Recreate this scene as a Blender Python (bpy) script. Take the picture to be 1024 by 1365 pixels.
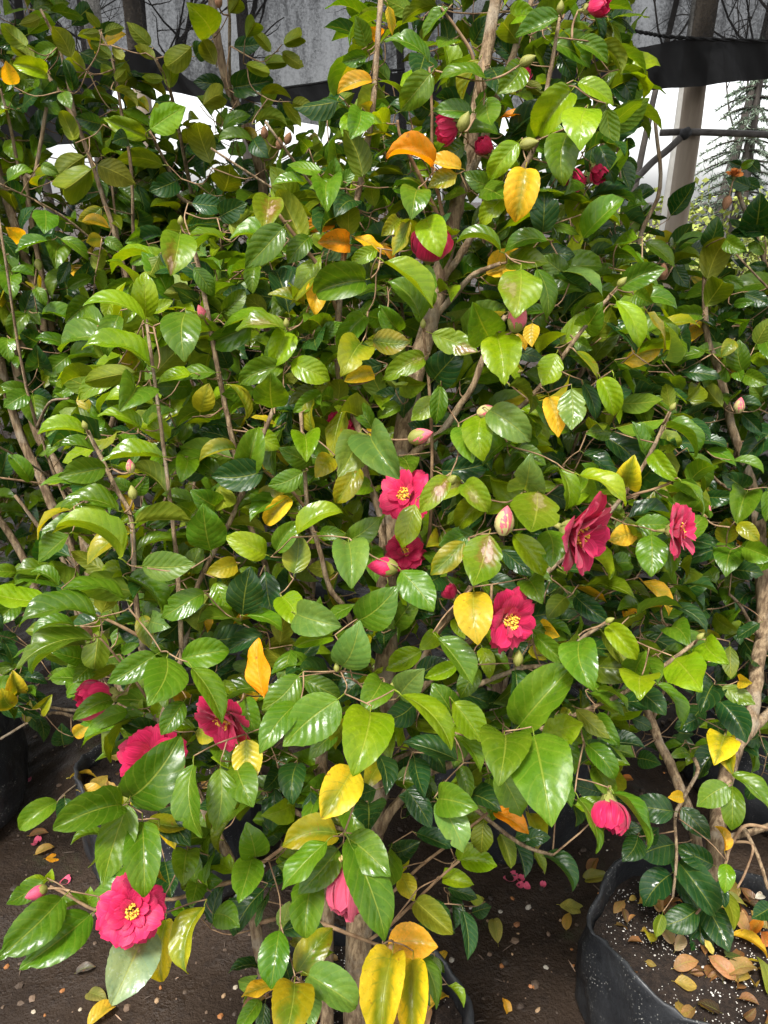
import bpy, math, random
import numpy as np
from mathutils import Matrix, Vector

random.seed(11)
rng = np.random.default_rng(11)
D = bpy.data
scene = bpy.context.scene
COL = scene.collection
for o in list(D.objects):
    D.objects.remove(o)

# ------------------------------------------------------------------ camera
FPX, CX, CY = 975.0, 512.0, 682.5          # focal length and centre in photograph pixels (1024 x 1365)
CAM_Z, PITCH = 1.5, math.radians(24)
cam = D.cameras.new('camera')
cam.sensor_fit = 'VERTICAL'
cam.angle_y = 2 * math.atan(CY / FPX)
cam.clip_start, cam.clip_end = 0.02, 500
camo = D.objects.new('camera', cam)
camo.location = (0, 0, CAM_Z)
camo.rotation_euler = (math.pi / 2 - PITCH, 0, 0)
COL.objects.link(camo)
scene.camera = camo

# ------------------------------------------------------------------ sky, sun, exposure
SUN_EL, SUN_AZ = math.radians(64), math.radians(208)     # azimuth clockwise from +Y: behind the camera, left
w = D.worlds.new('World')
scene.world = w
w.use_nodes = True
nt = w.node_tree
bg = nt.nodes['Background']
sky = nt.nodes.new('ShaderNodeTexSky')
sky.sky_type = 'NISHITA'
sky.sun_disc = False
sky.sun_elevation = SUN_EL
sky.sun_rotation = SUN_AZ
sky.air_density, sky.dust_density, sky.ozone_density = 1.0, 2.0, 1.0
hs = nt.nodes.new('ShaderNodeHueSaturation')             # an overcast sky: nearly colourless
hs.inputs['Saturation'].default_value = 0.12
nt.links.new(sky.outputs[0], hs.inputs['Color'])
nt.links.new(hs.outputs[0], bg.inputs['Color'])
bg.inputs['Strength'].default_value = 0.085
sun = D.lights.new('sun', 'SUN')
sun.energy = 1.5
sun.angle = math.radians(11)
sun.color = (1.0, 0.965, 0.91)
suno = D.objects.new('sun', sun)
sd = Vector((math.sin(SUN_AZ) * math.cos(SUN_EL), math.cos(SUN_AZ) * math.cos(SUN_EL), math.sin(SUN_EL)))
suno.rotation_euler = sd.to_track_quat('Z', 'Y').to_euler()
suno.location = (0, -3, 6)
COL.objects.link(suno)
scene.view_settings.view_transform = 'Standard'
scene.view_settings.look = 'None'
scene.view_settings.gamma = 1
scene.view_settings.exposure = 2.3
scene.render.engine = 'CYCLES'
scene.cycles.max_bounces = 7
scene.cycles.diffuse_bounces = 2
scene.cycles.glossy_bounces = 2
scene.cycles.transmission_bounces = 4
scene.cycles.transparent_max_bounces = 12
scene.cycles.caustics_reflective = False
scene.cycles.caustics_refractive = False
scene.cycles.sample_clamp_indirect = 6

# ------------------------------------------------------------------ helpers
CP, SP = math.cos(PITCH), math.sin(PITCH)
CAMP = np.array([0, 0, CAM_Z])
RIGHT, FWD, UP = np.array([1., 0, 0]), np.array([0, CP, -SP]), np.array([0, SP, CP])

def at(px, py, Y):
    """the point of the place seen at a photograph pixel, at distance Y along the ground"""
    dx, dy = (px - CX) / FPX, (CY - py) / FPX
    d = FWD + dx * RIGHT + dy * UP
    return CAMP + d * (Y / d[1])

def project(p):
    v = np.asarray(p) - CAMP
    z = v @ FWD
    return CX + FPX * (v @ RIGHT) / z, CY - FPX * (v @ UP) / z, z

def cross(a, b):
    return np.array([a[1] * b[2] - a[2] * b[1], a[2] * b[0] - a[0] * b[2], a[0] * b[1] - a[1] * b[0]])

def nrm(v):
    v = np.asarray(v, float)
    return v / (math.sqrt(v[0] * v[0] + v[1] * v[1] + v[2] * v[2]) + 1e-12)

def mesh(name, verts, faces, mats=(), uvs=None, cols=None, fmat=None, smooth=True):
    me = D.meshes.new(name)
    me.from_pydata([tuple(v) for v in verts], [], [tuple(f) for f in faces])
    for m in mats:
        me.materials.append(m)
    if uvs is not None:
        l = me.uv_layers.new(name='UVMap')
        li = np.zeros(len(me.loops), np.int32)
        me.loops.foreach_get('vertex_index', li)
        l.data.foreach_set('uv', np.asarray(uvs, np.float32)[li].ravel())
    if cols is not None:
        a = me.color_attributes.new('Col', 'FLOAT_COLOR', 'POINT')
        c = np.ones((len(verts), 4), np.float32)
        c[:, :np.asarray(cols).shape[1]] = cols
        a.data.foreach_set('color', c.ravel())
    if fmat is not None:
        me.polygons.foreach_set('material_index', np.asarray(fmat, np.int32))
    if smooth:
        me.polygons.foreach_set('use_smooth', np.ones(len(me.polygons), bool))
    me.update()
    return me

def obj(name, me, parent=None, loc=None):
    o = D.objects.new(name, me)
    COL.objects.link(o)
    if parent is not None:
        o.parent = parent
    if loc is not None:
        o.location = loc
    return o

def tag(o, label=None, cat=None, group=None, kind=None):
    if label: o['label'] = label
    if cat: o['category'] = cat
    if group: o['group'] = group
    if kind: o['kind'] = kind
    return o

def empty(name, loc):
    o = D.objects.new(name, None)
    o.empty_display_size = 0.05
    o.location = tuple(loc)
    COL.objects.link(o)
    return o

class MB:
    """collects vertices and faces of one mesh"""
    def __init__(s):
        s.v, s.f, s.uv, s.c, s.m, s.n = [], [], [], [], [], 0
    def add(s, v, f, uv=None, c=None, m=0):
        v = np.asarray(v, float)
        s.v.append(v)
        s.f += [tuple(i + s.n for i in q) for q in f]
        s.uv.append(np.zeros((len(v), 2)) if uv is None else np.asarray(uv))
        s.c.append(np.ones((len(v), 3)) if c is None else np.broadcast_to(np.asarray(c, float), (len(v), 3)))
        s.m += [m] * len(f)
        s.n += len(v)
    def build(s, name, mats, parent=None, off=(0, 0, 0), smooth=True):
        if not s.v:
            return None
        V = np.concatenate(s.v) - np.asarray(off)
        me = mesh(name, V, s.f, mats, np.concatenate(s.uv), np.concatenate(s.c), s.m, smooth)
        return obj(name, me, parent)

def catmull(P, n):
    P = np.asarray(P, float)
    if len(P) < 3:
        t = np.linspace(0, 1, n * (len(P) - 1) + 1)[:, None]
        return P[0] * (1 - t) + P[-1] * t
    Q = np.vstack([2 * P[0] - P[1], P, 2 * P[-1] - P[-2]])
    out = []
    for i in range(1, len(Q) - 2):
        a, b, c, d = Q[i - 1], Q[i], Q[i + 1], Q[i + 2]
        for k in range(n):
            t = k / n
            out.append(.5 * (2 * b + (c - a) * t + (2 * a - 5 * b + 4 * c - d) * t * t + (3 * b - a - 3 * c + d) * t ** 3))
    out.append(P[-1])
    return np.array(out)

def tube(P, R, sides=6, cap=True, jit=0.0):
    P = np.asarray(P, float)
    R = np.broadcast_to(np.asarray(R, float), (len(P),))
    T = np.gradient(P, axis=0)
    T /= np.linalg.norm(T, axis=1)[:, None] + 1e-12
    ref = np.array([0.31, 0.17, 0.93]) if abs(T[0][2]) < 0.8 else np.array([0.93, 0.2, 0.1])
    V, UV = [], []
    a = np.linspace(0, 2 * math.pi, sides, endpoint=False)
    u = nrm(cross(T[0], ref))
    ln = 0
    for i in range(len(P)):
        u = nrm(u - T[i] * (u @ T[i]))
        b = cross(T[i], u)
        r = R[i] * (1 + (rng.normal(0, jit, sides) if jit else 0))
        V.append(P[i] + (np.cos(a) * r)[:, None] * u + (np.sin(a) * r)[:, None] * b)
        if i: ln += np.linalg.norm(P[i] - P[i - 1])
        UV.append(np.stack([a / 6.2832, np.full(sides, ln)], 1))
    F = []
    for i in range(len(P) - 1):
        for k in range(sides):
            k2 = (k + 1) % sides
            F.append((i * sides + k, i * sides + k2, (i + 1) * sides + k2, (i + 1) * sides + k))
    if cap:
        F.append(tuple(range(sides - 1, -1, -1)))
        F.append(tuple((len(P) - 1) * sides + k for k in range(sides)))
    return np.concatenate(V), F, np.concatenate(UV)

# ------------------------------------------------------------------ materials
def newmat(name):
    m = D.materials.new(name)
    m.use_nodes = True
    n = m.node_tree
    return m, n, n.nodes['Principled BSDF'], n.nodes['Material Output']

def N(n, typ, **kw):
    x = n.nodes.new(typ)
    for k, v in kw.items():
        if k in x.inputs.keys() if hasattr(x.inputs, 'keys') else False:
            x.inputs[k].default_value = v
        else:
            setattr(x, k, v)
    return x

def mth(n, op, a, b=None, c=None):
    x = n.nodes.new('ShaderNodeMath')
    x.operation = op
    for i, q in enumerate((a, b, c)):
        if q is None: continue
        if isinstance(q, (int, float)): x.inputs[i].default_value = q
        else: n.links.new(q, x.inputs[i])
    return x.outputs[0]

def mixc(n, fac, a, b, mode='MIX'):
    x = n.nodes.new('ShaderNodeMix')
    x.data_type = 'RGBA'
    x.blend_type = mode
    for i, q in ((0, fac), (6, a), (7, b)):
        if isinstance(q, (int, float)): x.inputs[i].default_value = q
        elif isinstance(q, tuple): x.inputs[i].default_value = (*q, 1)
        else: n.links.new(q, x.inputs[i])
    return x.outputs[2]

def noise(n, vec, scale, detail=3, rough=0.55):
    x = n.nodes.new('ShaderNodeTexNoise')
    x.inputs['Scale'].default_value = scale
    x.inputs['Detail'].default_value = detail
    x.inputs['Roughness'].default_value = rough
    if vec is not None: n.links.new(vec, x.inputs['Vector'])
    return x.outputs['Fac']

def ramp(n, fac, lo, hi, a=0.0, b=1.0):
    x = n.nodes.new('ShaderNodeMapRange')
    x.interpolation_type = 'SMOOTHSTEP'
    for k, v in (('From Min', lo), ('From Max', hi), ('To Min', a), ('To Max', b)):
        x.inputs[k].default_value = v
    n.links.new(fac, x.inputs['Value'])
    return x.outputs[0]

def bump(n, h, strength, dist):
    x = n.nodes.new('ShaderNodeBump')
    x.inputs['Strength'].default_value = strength
    x.inputs['Distance'].default_value = dist
    n.links.new(h, x.inputs['Height'])
    return x

def leaf_material(name, kind, gloss=1.0):
    """one camellia leaf: midrib, side veins, mottling, waxy wet face, paler underside, light through the blade.
    kind: fresh, turning (green and yellow), blotched (bleached or brown patch)"""
    m, n, p, out = newmat(name)
    L = n.links
    uv = n.nodes.new('ShaderNodeUVMap')
    sx = n.nodes.new('ShaderNodeSeparateXYZ')
    L.new(uv.outputs[0], sx.inputs[0])
    oi = n.nodes.new('ShaderNodeObjectInfo')
    at_ = n.nodes.new('ShaderNodeAttribute')
    at_.attribute_name = 'Col'
    base = mixc(n, 1.0, oi.outputs['Color'], at_.outputs['Color'], 'MULTIPLY')
    tc = n.nodes.new('ShaderNodeTexCoord')
    gp = n.nodes.new('ShaderNodeNewGeometry')
    # per-leaf offset so that no two leaves carry the same pattern
    off = n.nodes.new('ShaderNodeVectorMath'); off.operation = 'ADD'
    rnd = n.nodes.new('ShaderNodeCombineXYZ')
    L.new(mth(n, 'MULTIPLY', oi.outputs['Random'], 37.0), rnd.inputs[0])
    L.new(mth(n, 'MULTIPLY', oi.outputs['Random'], 91.0), rnd.inputs[1])
    L.new(gp.outputs['Position'], off.inputs[0]); L.new(rnd.outputs[0], off.inputs[1])
    P = off.outputs[0]
    x = mth(n, 'ABSOLUTE', mth(n, 'SUBTRACT', sx.outputs[0], 0.5))       # 0 midrib .. 0.5 margin
    v = sx.outputs[1]
    rib = ramp(n, x, 0.008, 0.026, 1, 0)
    big = noise(n, P, 26, 3)
    fine = noise(n, P, 260, 3, .65)
    side = mth(n, 'SINE', mth(n, 'MULTIPLY', mth(n, 'ADD', mth(n, 'SUBTRACT', v, mth(n, 'MULTIPLY', x, 0.55)), mth(n, 'MULTIPLY', big, 0.16)), 46.0))
    sidev = ramp(n, side, 0.84, 1.0, 0, 1)
    c = mixc(n, ramp(n, big, 0.36, 0.66, 0, 0.7), base, mixc(n, 1.0, base, (1.6, 1.3, 0.9), 'MULTIPLY'))
    c = mixc(n, ramp(n, fine, 0.5, 0.72, 0, 0.42), c, mixc(n, 1.0, base, (0.55, 0.66, 0.6), 'MULTIPLY'))
    c = mixc(n, mth(n, 'MULTIPLY', ramp(n, fine, 0.30, 0.42, 1, 0), ramp(n, big, .42, .6, 0, .5)), c, mixc(n, 1.0, base, (2.3, 1.9, 3.0), 'MULTIPLY'))
    if kind == 'turning':
        edge = mth(n, 'ADD', mth(n, 'MULTIPLY', x, 1.1), mth(n, 'MULTIPLY', noise(n, P, 18, 3), 1.3))
        edge = mth(n, 'SUBTRACT', edge, mth(n, 'MULTIPLY', sidev, 0.1))
        turn = ramp(n, edge, 0.62, 0.98, 1, 0)
        c = mixc(n, mth(n, 'MULTIPLY', turn, oi.outputs['Alpha']), c, (0.065, 0.125, 0.006))
        sp = ramp(n, noise(n, P, 120, 2), 0.66, 0.74, 0, 0.6)
        c = mixc(n, sp, c, (0.20, 0.07, 0.015))
    if kind == 'blotched':
        dx = mth(n, 'MULTIPLY', mth(n, 'SUBTRACT', sx.outputs[0], mth(n, 'ADD', 0.28, mth(n, 'MULTIPLY', oi.outputs['Random'], 0.44))), 1.25)
        dv = mth(n, 'MULTIPLY', mth(n, 'SUBTRACT', v, mth(n, 'FRACT', mth(n, 'MULTIPLY', oi.outputs['Random'], 7.3))), 0.95)
        rr = mth(n, 'SQRT', mth(n, 'ADD', mth(n, 'MULTIPLY', dx, dx), mth(n, 'MULTIPLY', dv, dv)))
        rr = mth(n, 'ADD', rr, mth(n, 'MULTIPLY', mth(n, 'SUBTRACT', noise(n, P, 55, 5, .7), 0.5), 1.0))
        rim = ramp(n, rr, 0.22, 0.46, 1, 0)
        core = ramp(n, rr, 0.14, 0.20, 1, 0)
        c = mixc(n, mth(n, 'MULTIPLY', mth(n, 'MULTIPLY', rim, 0.7), oi.outputs['Alpha']), c, (0.16, 0.085, 0.015))
        pale = mixc(n, ramp(n, noise(n, P, 150, 3), 0.4, 0.7), (0.36, 0.26, 0.18), (0.20, 0.11, 0.07))
        c = mixc(n, mth(n, 'MULTIPLY', core, oi.outputs['Alpha']), c, pale)
    ribc = mixc(n, 0.5, c, (0.34, 0.36, 0.05))
    c = mixc(n, mth(n, 'MULTIPLY', sidev, 0.22), c, ribc)
    c = mixc(n, mth(n, 'MULTIPLY', rib, 0.7), c, ribc)
    under = mixc(n, 1.0, c, (1.5, 1.28, 1.1), 'MULTIPLY')                 # the underside is paler and matt
    c2 = mixc(n, gp.outputs['Backfacing'], c, under)
    L.new(c2, p.inputs['Base Color'])
    ro = ramp(n, big, 0.35, 0.65, 0.19 / gloss, 0.40 / gloss)
    ro = mth(n, 'ADD', ro, mth(n, 'MULTIPLY', gp.outputs['Backfacing'], 0.3))
    L.new(ro, p.inputs['Roughness'])
    p.inputs['Specular IOR Level'].default_value = 0.34
    # relief: quilted blade between the side veins, sunk midrib, water beads
    h = mth(n, 'ADD', mth(n, 'MULTIPLY', side, -0.17), mth(n, 'MULTIPLY', rib, -0.6))
    h = mth(n, 'ADD', h, mth(n, 'ADD', mth(n, 'MULTIPLY', fine, 0.30), mth(n, 'MULTIPLY', big, 2.2)))
    b = bump(n, h, 0.5, 0.0016)
    L.new(b.outputs[0], p.inputs['Normal'])
    tr = n.nodes.new('ShaderNodeBsdfTranslucent')
    L.new(mixc(n, 1.0, c, (2.3, 1.9, 0.5), 'MULTIPLY'), tr.inputs['Color'])
    mx = n.nodes.new('ShaderNodeMixShader')
    mx.inputs[0].default_value = 0.36
    L.new(p.outputs[0], mx.inputs[1]); L.new(tr.outputs[0], mx.inputs[2])
    L.new(mx.outputs[0], out.inputs['Surface'])
    return m

def simple(name, c1, c2, scale, rough=0.7, bs=0.3, bd=0.003, scale2=None, spec=0.3, stretch=None, vcol=False, metallic=0):
    m, n, p, out = newmat(name)
    tc = n.nodes.new('ShaderNodeTexCoord')
    vec = tc.outputs['Object']
    if stretch:
        mp = n.nodes.new('ShaderNodeMapping')
        mp.inputs['Scale'].default_value = stretch
        n.links.new(vec, mp.inputs['Vector']); vec = mp.outputs[0]
    a = noise(n, vec, scale, 5)
    c = mixc(n, ramp(n, a, 0.3, 0.7), c1, c2)
    if vcol:
        at_ = n.nodes.new('ShaderNodeAttribute'); at_.attribute_name = 'Col'
        c = mixc(n, 1.0, c, at_.outputs['Color'], 'MULTIPLY')
    n.links.new(c, p.inputs['Base Color'])
    p.inputs['Roughness'].default_value = rough
    p.inputs['Specular IOR Level'].default_value = spec
    p.inputs['Metallic'].default_value = metallic
    h = noise(n, vec, scale2 or scale * 3, 4)
    n.links.new(bump(n, h, bs, bd).outputs[0], p.inputs['Normal'])
    return m

def bark_material():
    m, n, p, out = newmat('bark')
    L = n.links
    tc = n.nodes.new('ShaderNodeTexCoord'); P = tc.outputs['Object']
    mp = n.nodes.new('ShaderNodeMapping'); mp.inputs['Scale'].default_value = (1, 1, .16); L.new(P, mp.inputs['Vector'])
    streak = noise(n, mp.outputs[0], 150, 4, .65)
    patch = noise(n, P, 22, 4, .6)
    fine = noise(n, P, 420, 2)
    c = mixc(n, ramp(n, streak, .36, .66), (.10, .064, .036), (.27, .195, .115))
    c = mixc(n, ramp(n, patch, .5, .68, 0, .7), c, (.25, .21, .155))
    c = mixc(n, ramp(n, patch, .30, .42, .6, 0), c, (.055, .034, .020))
    c = mixc(n, ramp(n, fine, .6, .72, 0, .5), c, (.05, .032, .02))
    L.new(c, p.inputs['Base Color']); p.inputs['Roughness'].default_value = .88; p.inputs['Specular IOR Level'].default_value = .2
    h = mth(n, 'ADD', mth(n, 'MULTIPLY', streak, 1.0), mth(n, 'MULTIPLY', fine, .35))
    L.new(bump(n, h, .8, .004).outputs[0], p.inputs['Normal'])
    return m
M = {}
M['fresh'] = leaf_material('leaf_fresh', 'fresh')
M['turning'] = leaf_material('leaf_turning', 'turning', 0.8)
M['blotched'] = leaf_material('leaf_blotched', 'blotched', 0.9)
M['bark'] = bark_material()
M['twig'] = simple('twig_bark', (0.12, 0.066, 0.034), (0.27, 0.175, 0.095), 60, 0.75, 0.4, 0.001, 200)
M['greenstalk'] = simple('green_stalk', (0.20, 0.25, 0.03), (0.30, 0.30, 0.05), 80, 0.5, 0.2, 0.001)

def petal_material(name, c1, c2):
    m, n, p, out = newmat(name)
    L = n.links
    uv = n.nodes.new('ShaderNodeUVMap')
    sx = n.nodes.new('ShaderNodeSeparateXYZ'); L.new(uv.outputs[0], sx.inputs[0])
    oi = n.nodes.new('ShaderNodeObjectInfo')
    mp = n.nodes.new('ShaderNodeMapping'); mp.inputs['Scale'].default_value = (30, 2.2, 1)
    L.new(uv.outputs[0], mp.inputs['Vector'])
    vein = noise(n, mp.outputs[0], 1.0, 3)
    c = mixc(n, ramp(n, vein, 0.38, 0.60, 0, 0.9), c1, c2)
    c = mixc(n, ramp(n, sx.outputs[1], 0.0, 0.35, 0.35, 0), c, (0.62, 0.16, 0.16))
    c = mixc(n, mth(n, 'MULTIPLY', oi.outputs['Random'], 0.3), c, c2)
    c = mixc(n, mth(n, 'MULTIPLY', ramp(n, sx.outputs[1], 0.9, 1.0, 0, 1), ramp(n, noise(n, uv.outputs[0], 5, 3), .5, .7, 0, .8)), c, (0.20, 0.05, 0.03))
    c = mixc(n, 1.0, c, oi.outputs['Color'], 'MULTIPLY')
    L.new(c, p.inputs['Base Color'])
    p.inputs['Roughness'].default_value = 0.48
    p.inputs['Specular IOR Level'].default_value = 0.3
    p.inputs['Sheen Weight'].default_value = 0.15
    L.new(bump(n, vein, 0.35, 0.0012).outputs[0], p.inputs['Normal'])
    tr = n.nodes.new('ShaderNodeBsdfTranslucent'); L.new(c, tr.inputs['Color'])
    mx = n.nodes.new('ShaderNodeMixShader'); mx.inputs[0].default_value = 0.3
    L.new(p.outputs[0], mx.inputs[1]); L.new(tr.outputs[0], mx.inputs[2])
    L.new(mx.outputs[0], out.inputs['Surface'])
    return m
M['petal'] = petal_material('petal_crimson_pink', (0.70, 0.02, 0.115), (0.46, 0.008, 0.06))
M['petal_pale'] = petal_material('petal_faded_pink', (0.62, 0.10, 0.18), (0.54, 0.06, 0.12))
M['anther'] = simple('anther_yellow', (0.75, 0.36, 0.03), (0.85, 0.55, 0.08), 300, 0.6)
M['filament'] = simple('filament', (0.80, 0.40, 0.22), (0.85, 0.55, 0.32), 200, 0.5)
M['sepal'] = simple('sepal', (0.14, 0.16, 0.03), (0.30, 0.27, 0.09), 70, 0.5, 0.3, 0.001)
M['dry_orange'] = simple('dried_orange', (0.42, 0.10, 0.015), (0.55, 0.20, 0.04), 160, 0.8, 0.5, 0.001)
M['dry'] = simple('dried_brown', (0.15, 0.065, 0.03), (0.30, 0.16, 0.085), 120, 0.8, 0.5, 0.001)
M['bud_pink'] = petal_material('bud_pink', (0.70, 0.07, 0.13), (0.66, 0.20, 0.22))
M['bud_cream'] = simple('bud_scale_cream', (0.34, 0.30, 0.10), (0.46, 0.38, 0.18), 90, 0.5, 0.3, 0.001)
M['bud_green'] = simple('bud_scale', (0.15, 0.17, 0.025), (0.24, 0.22, 0.06), 90, 0.5, 0.3, 0.001)
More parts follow.
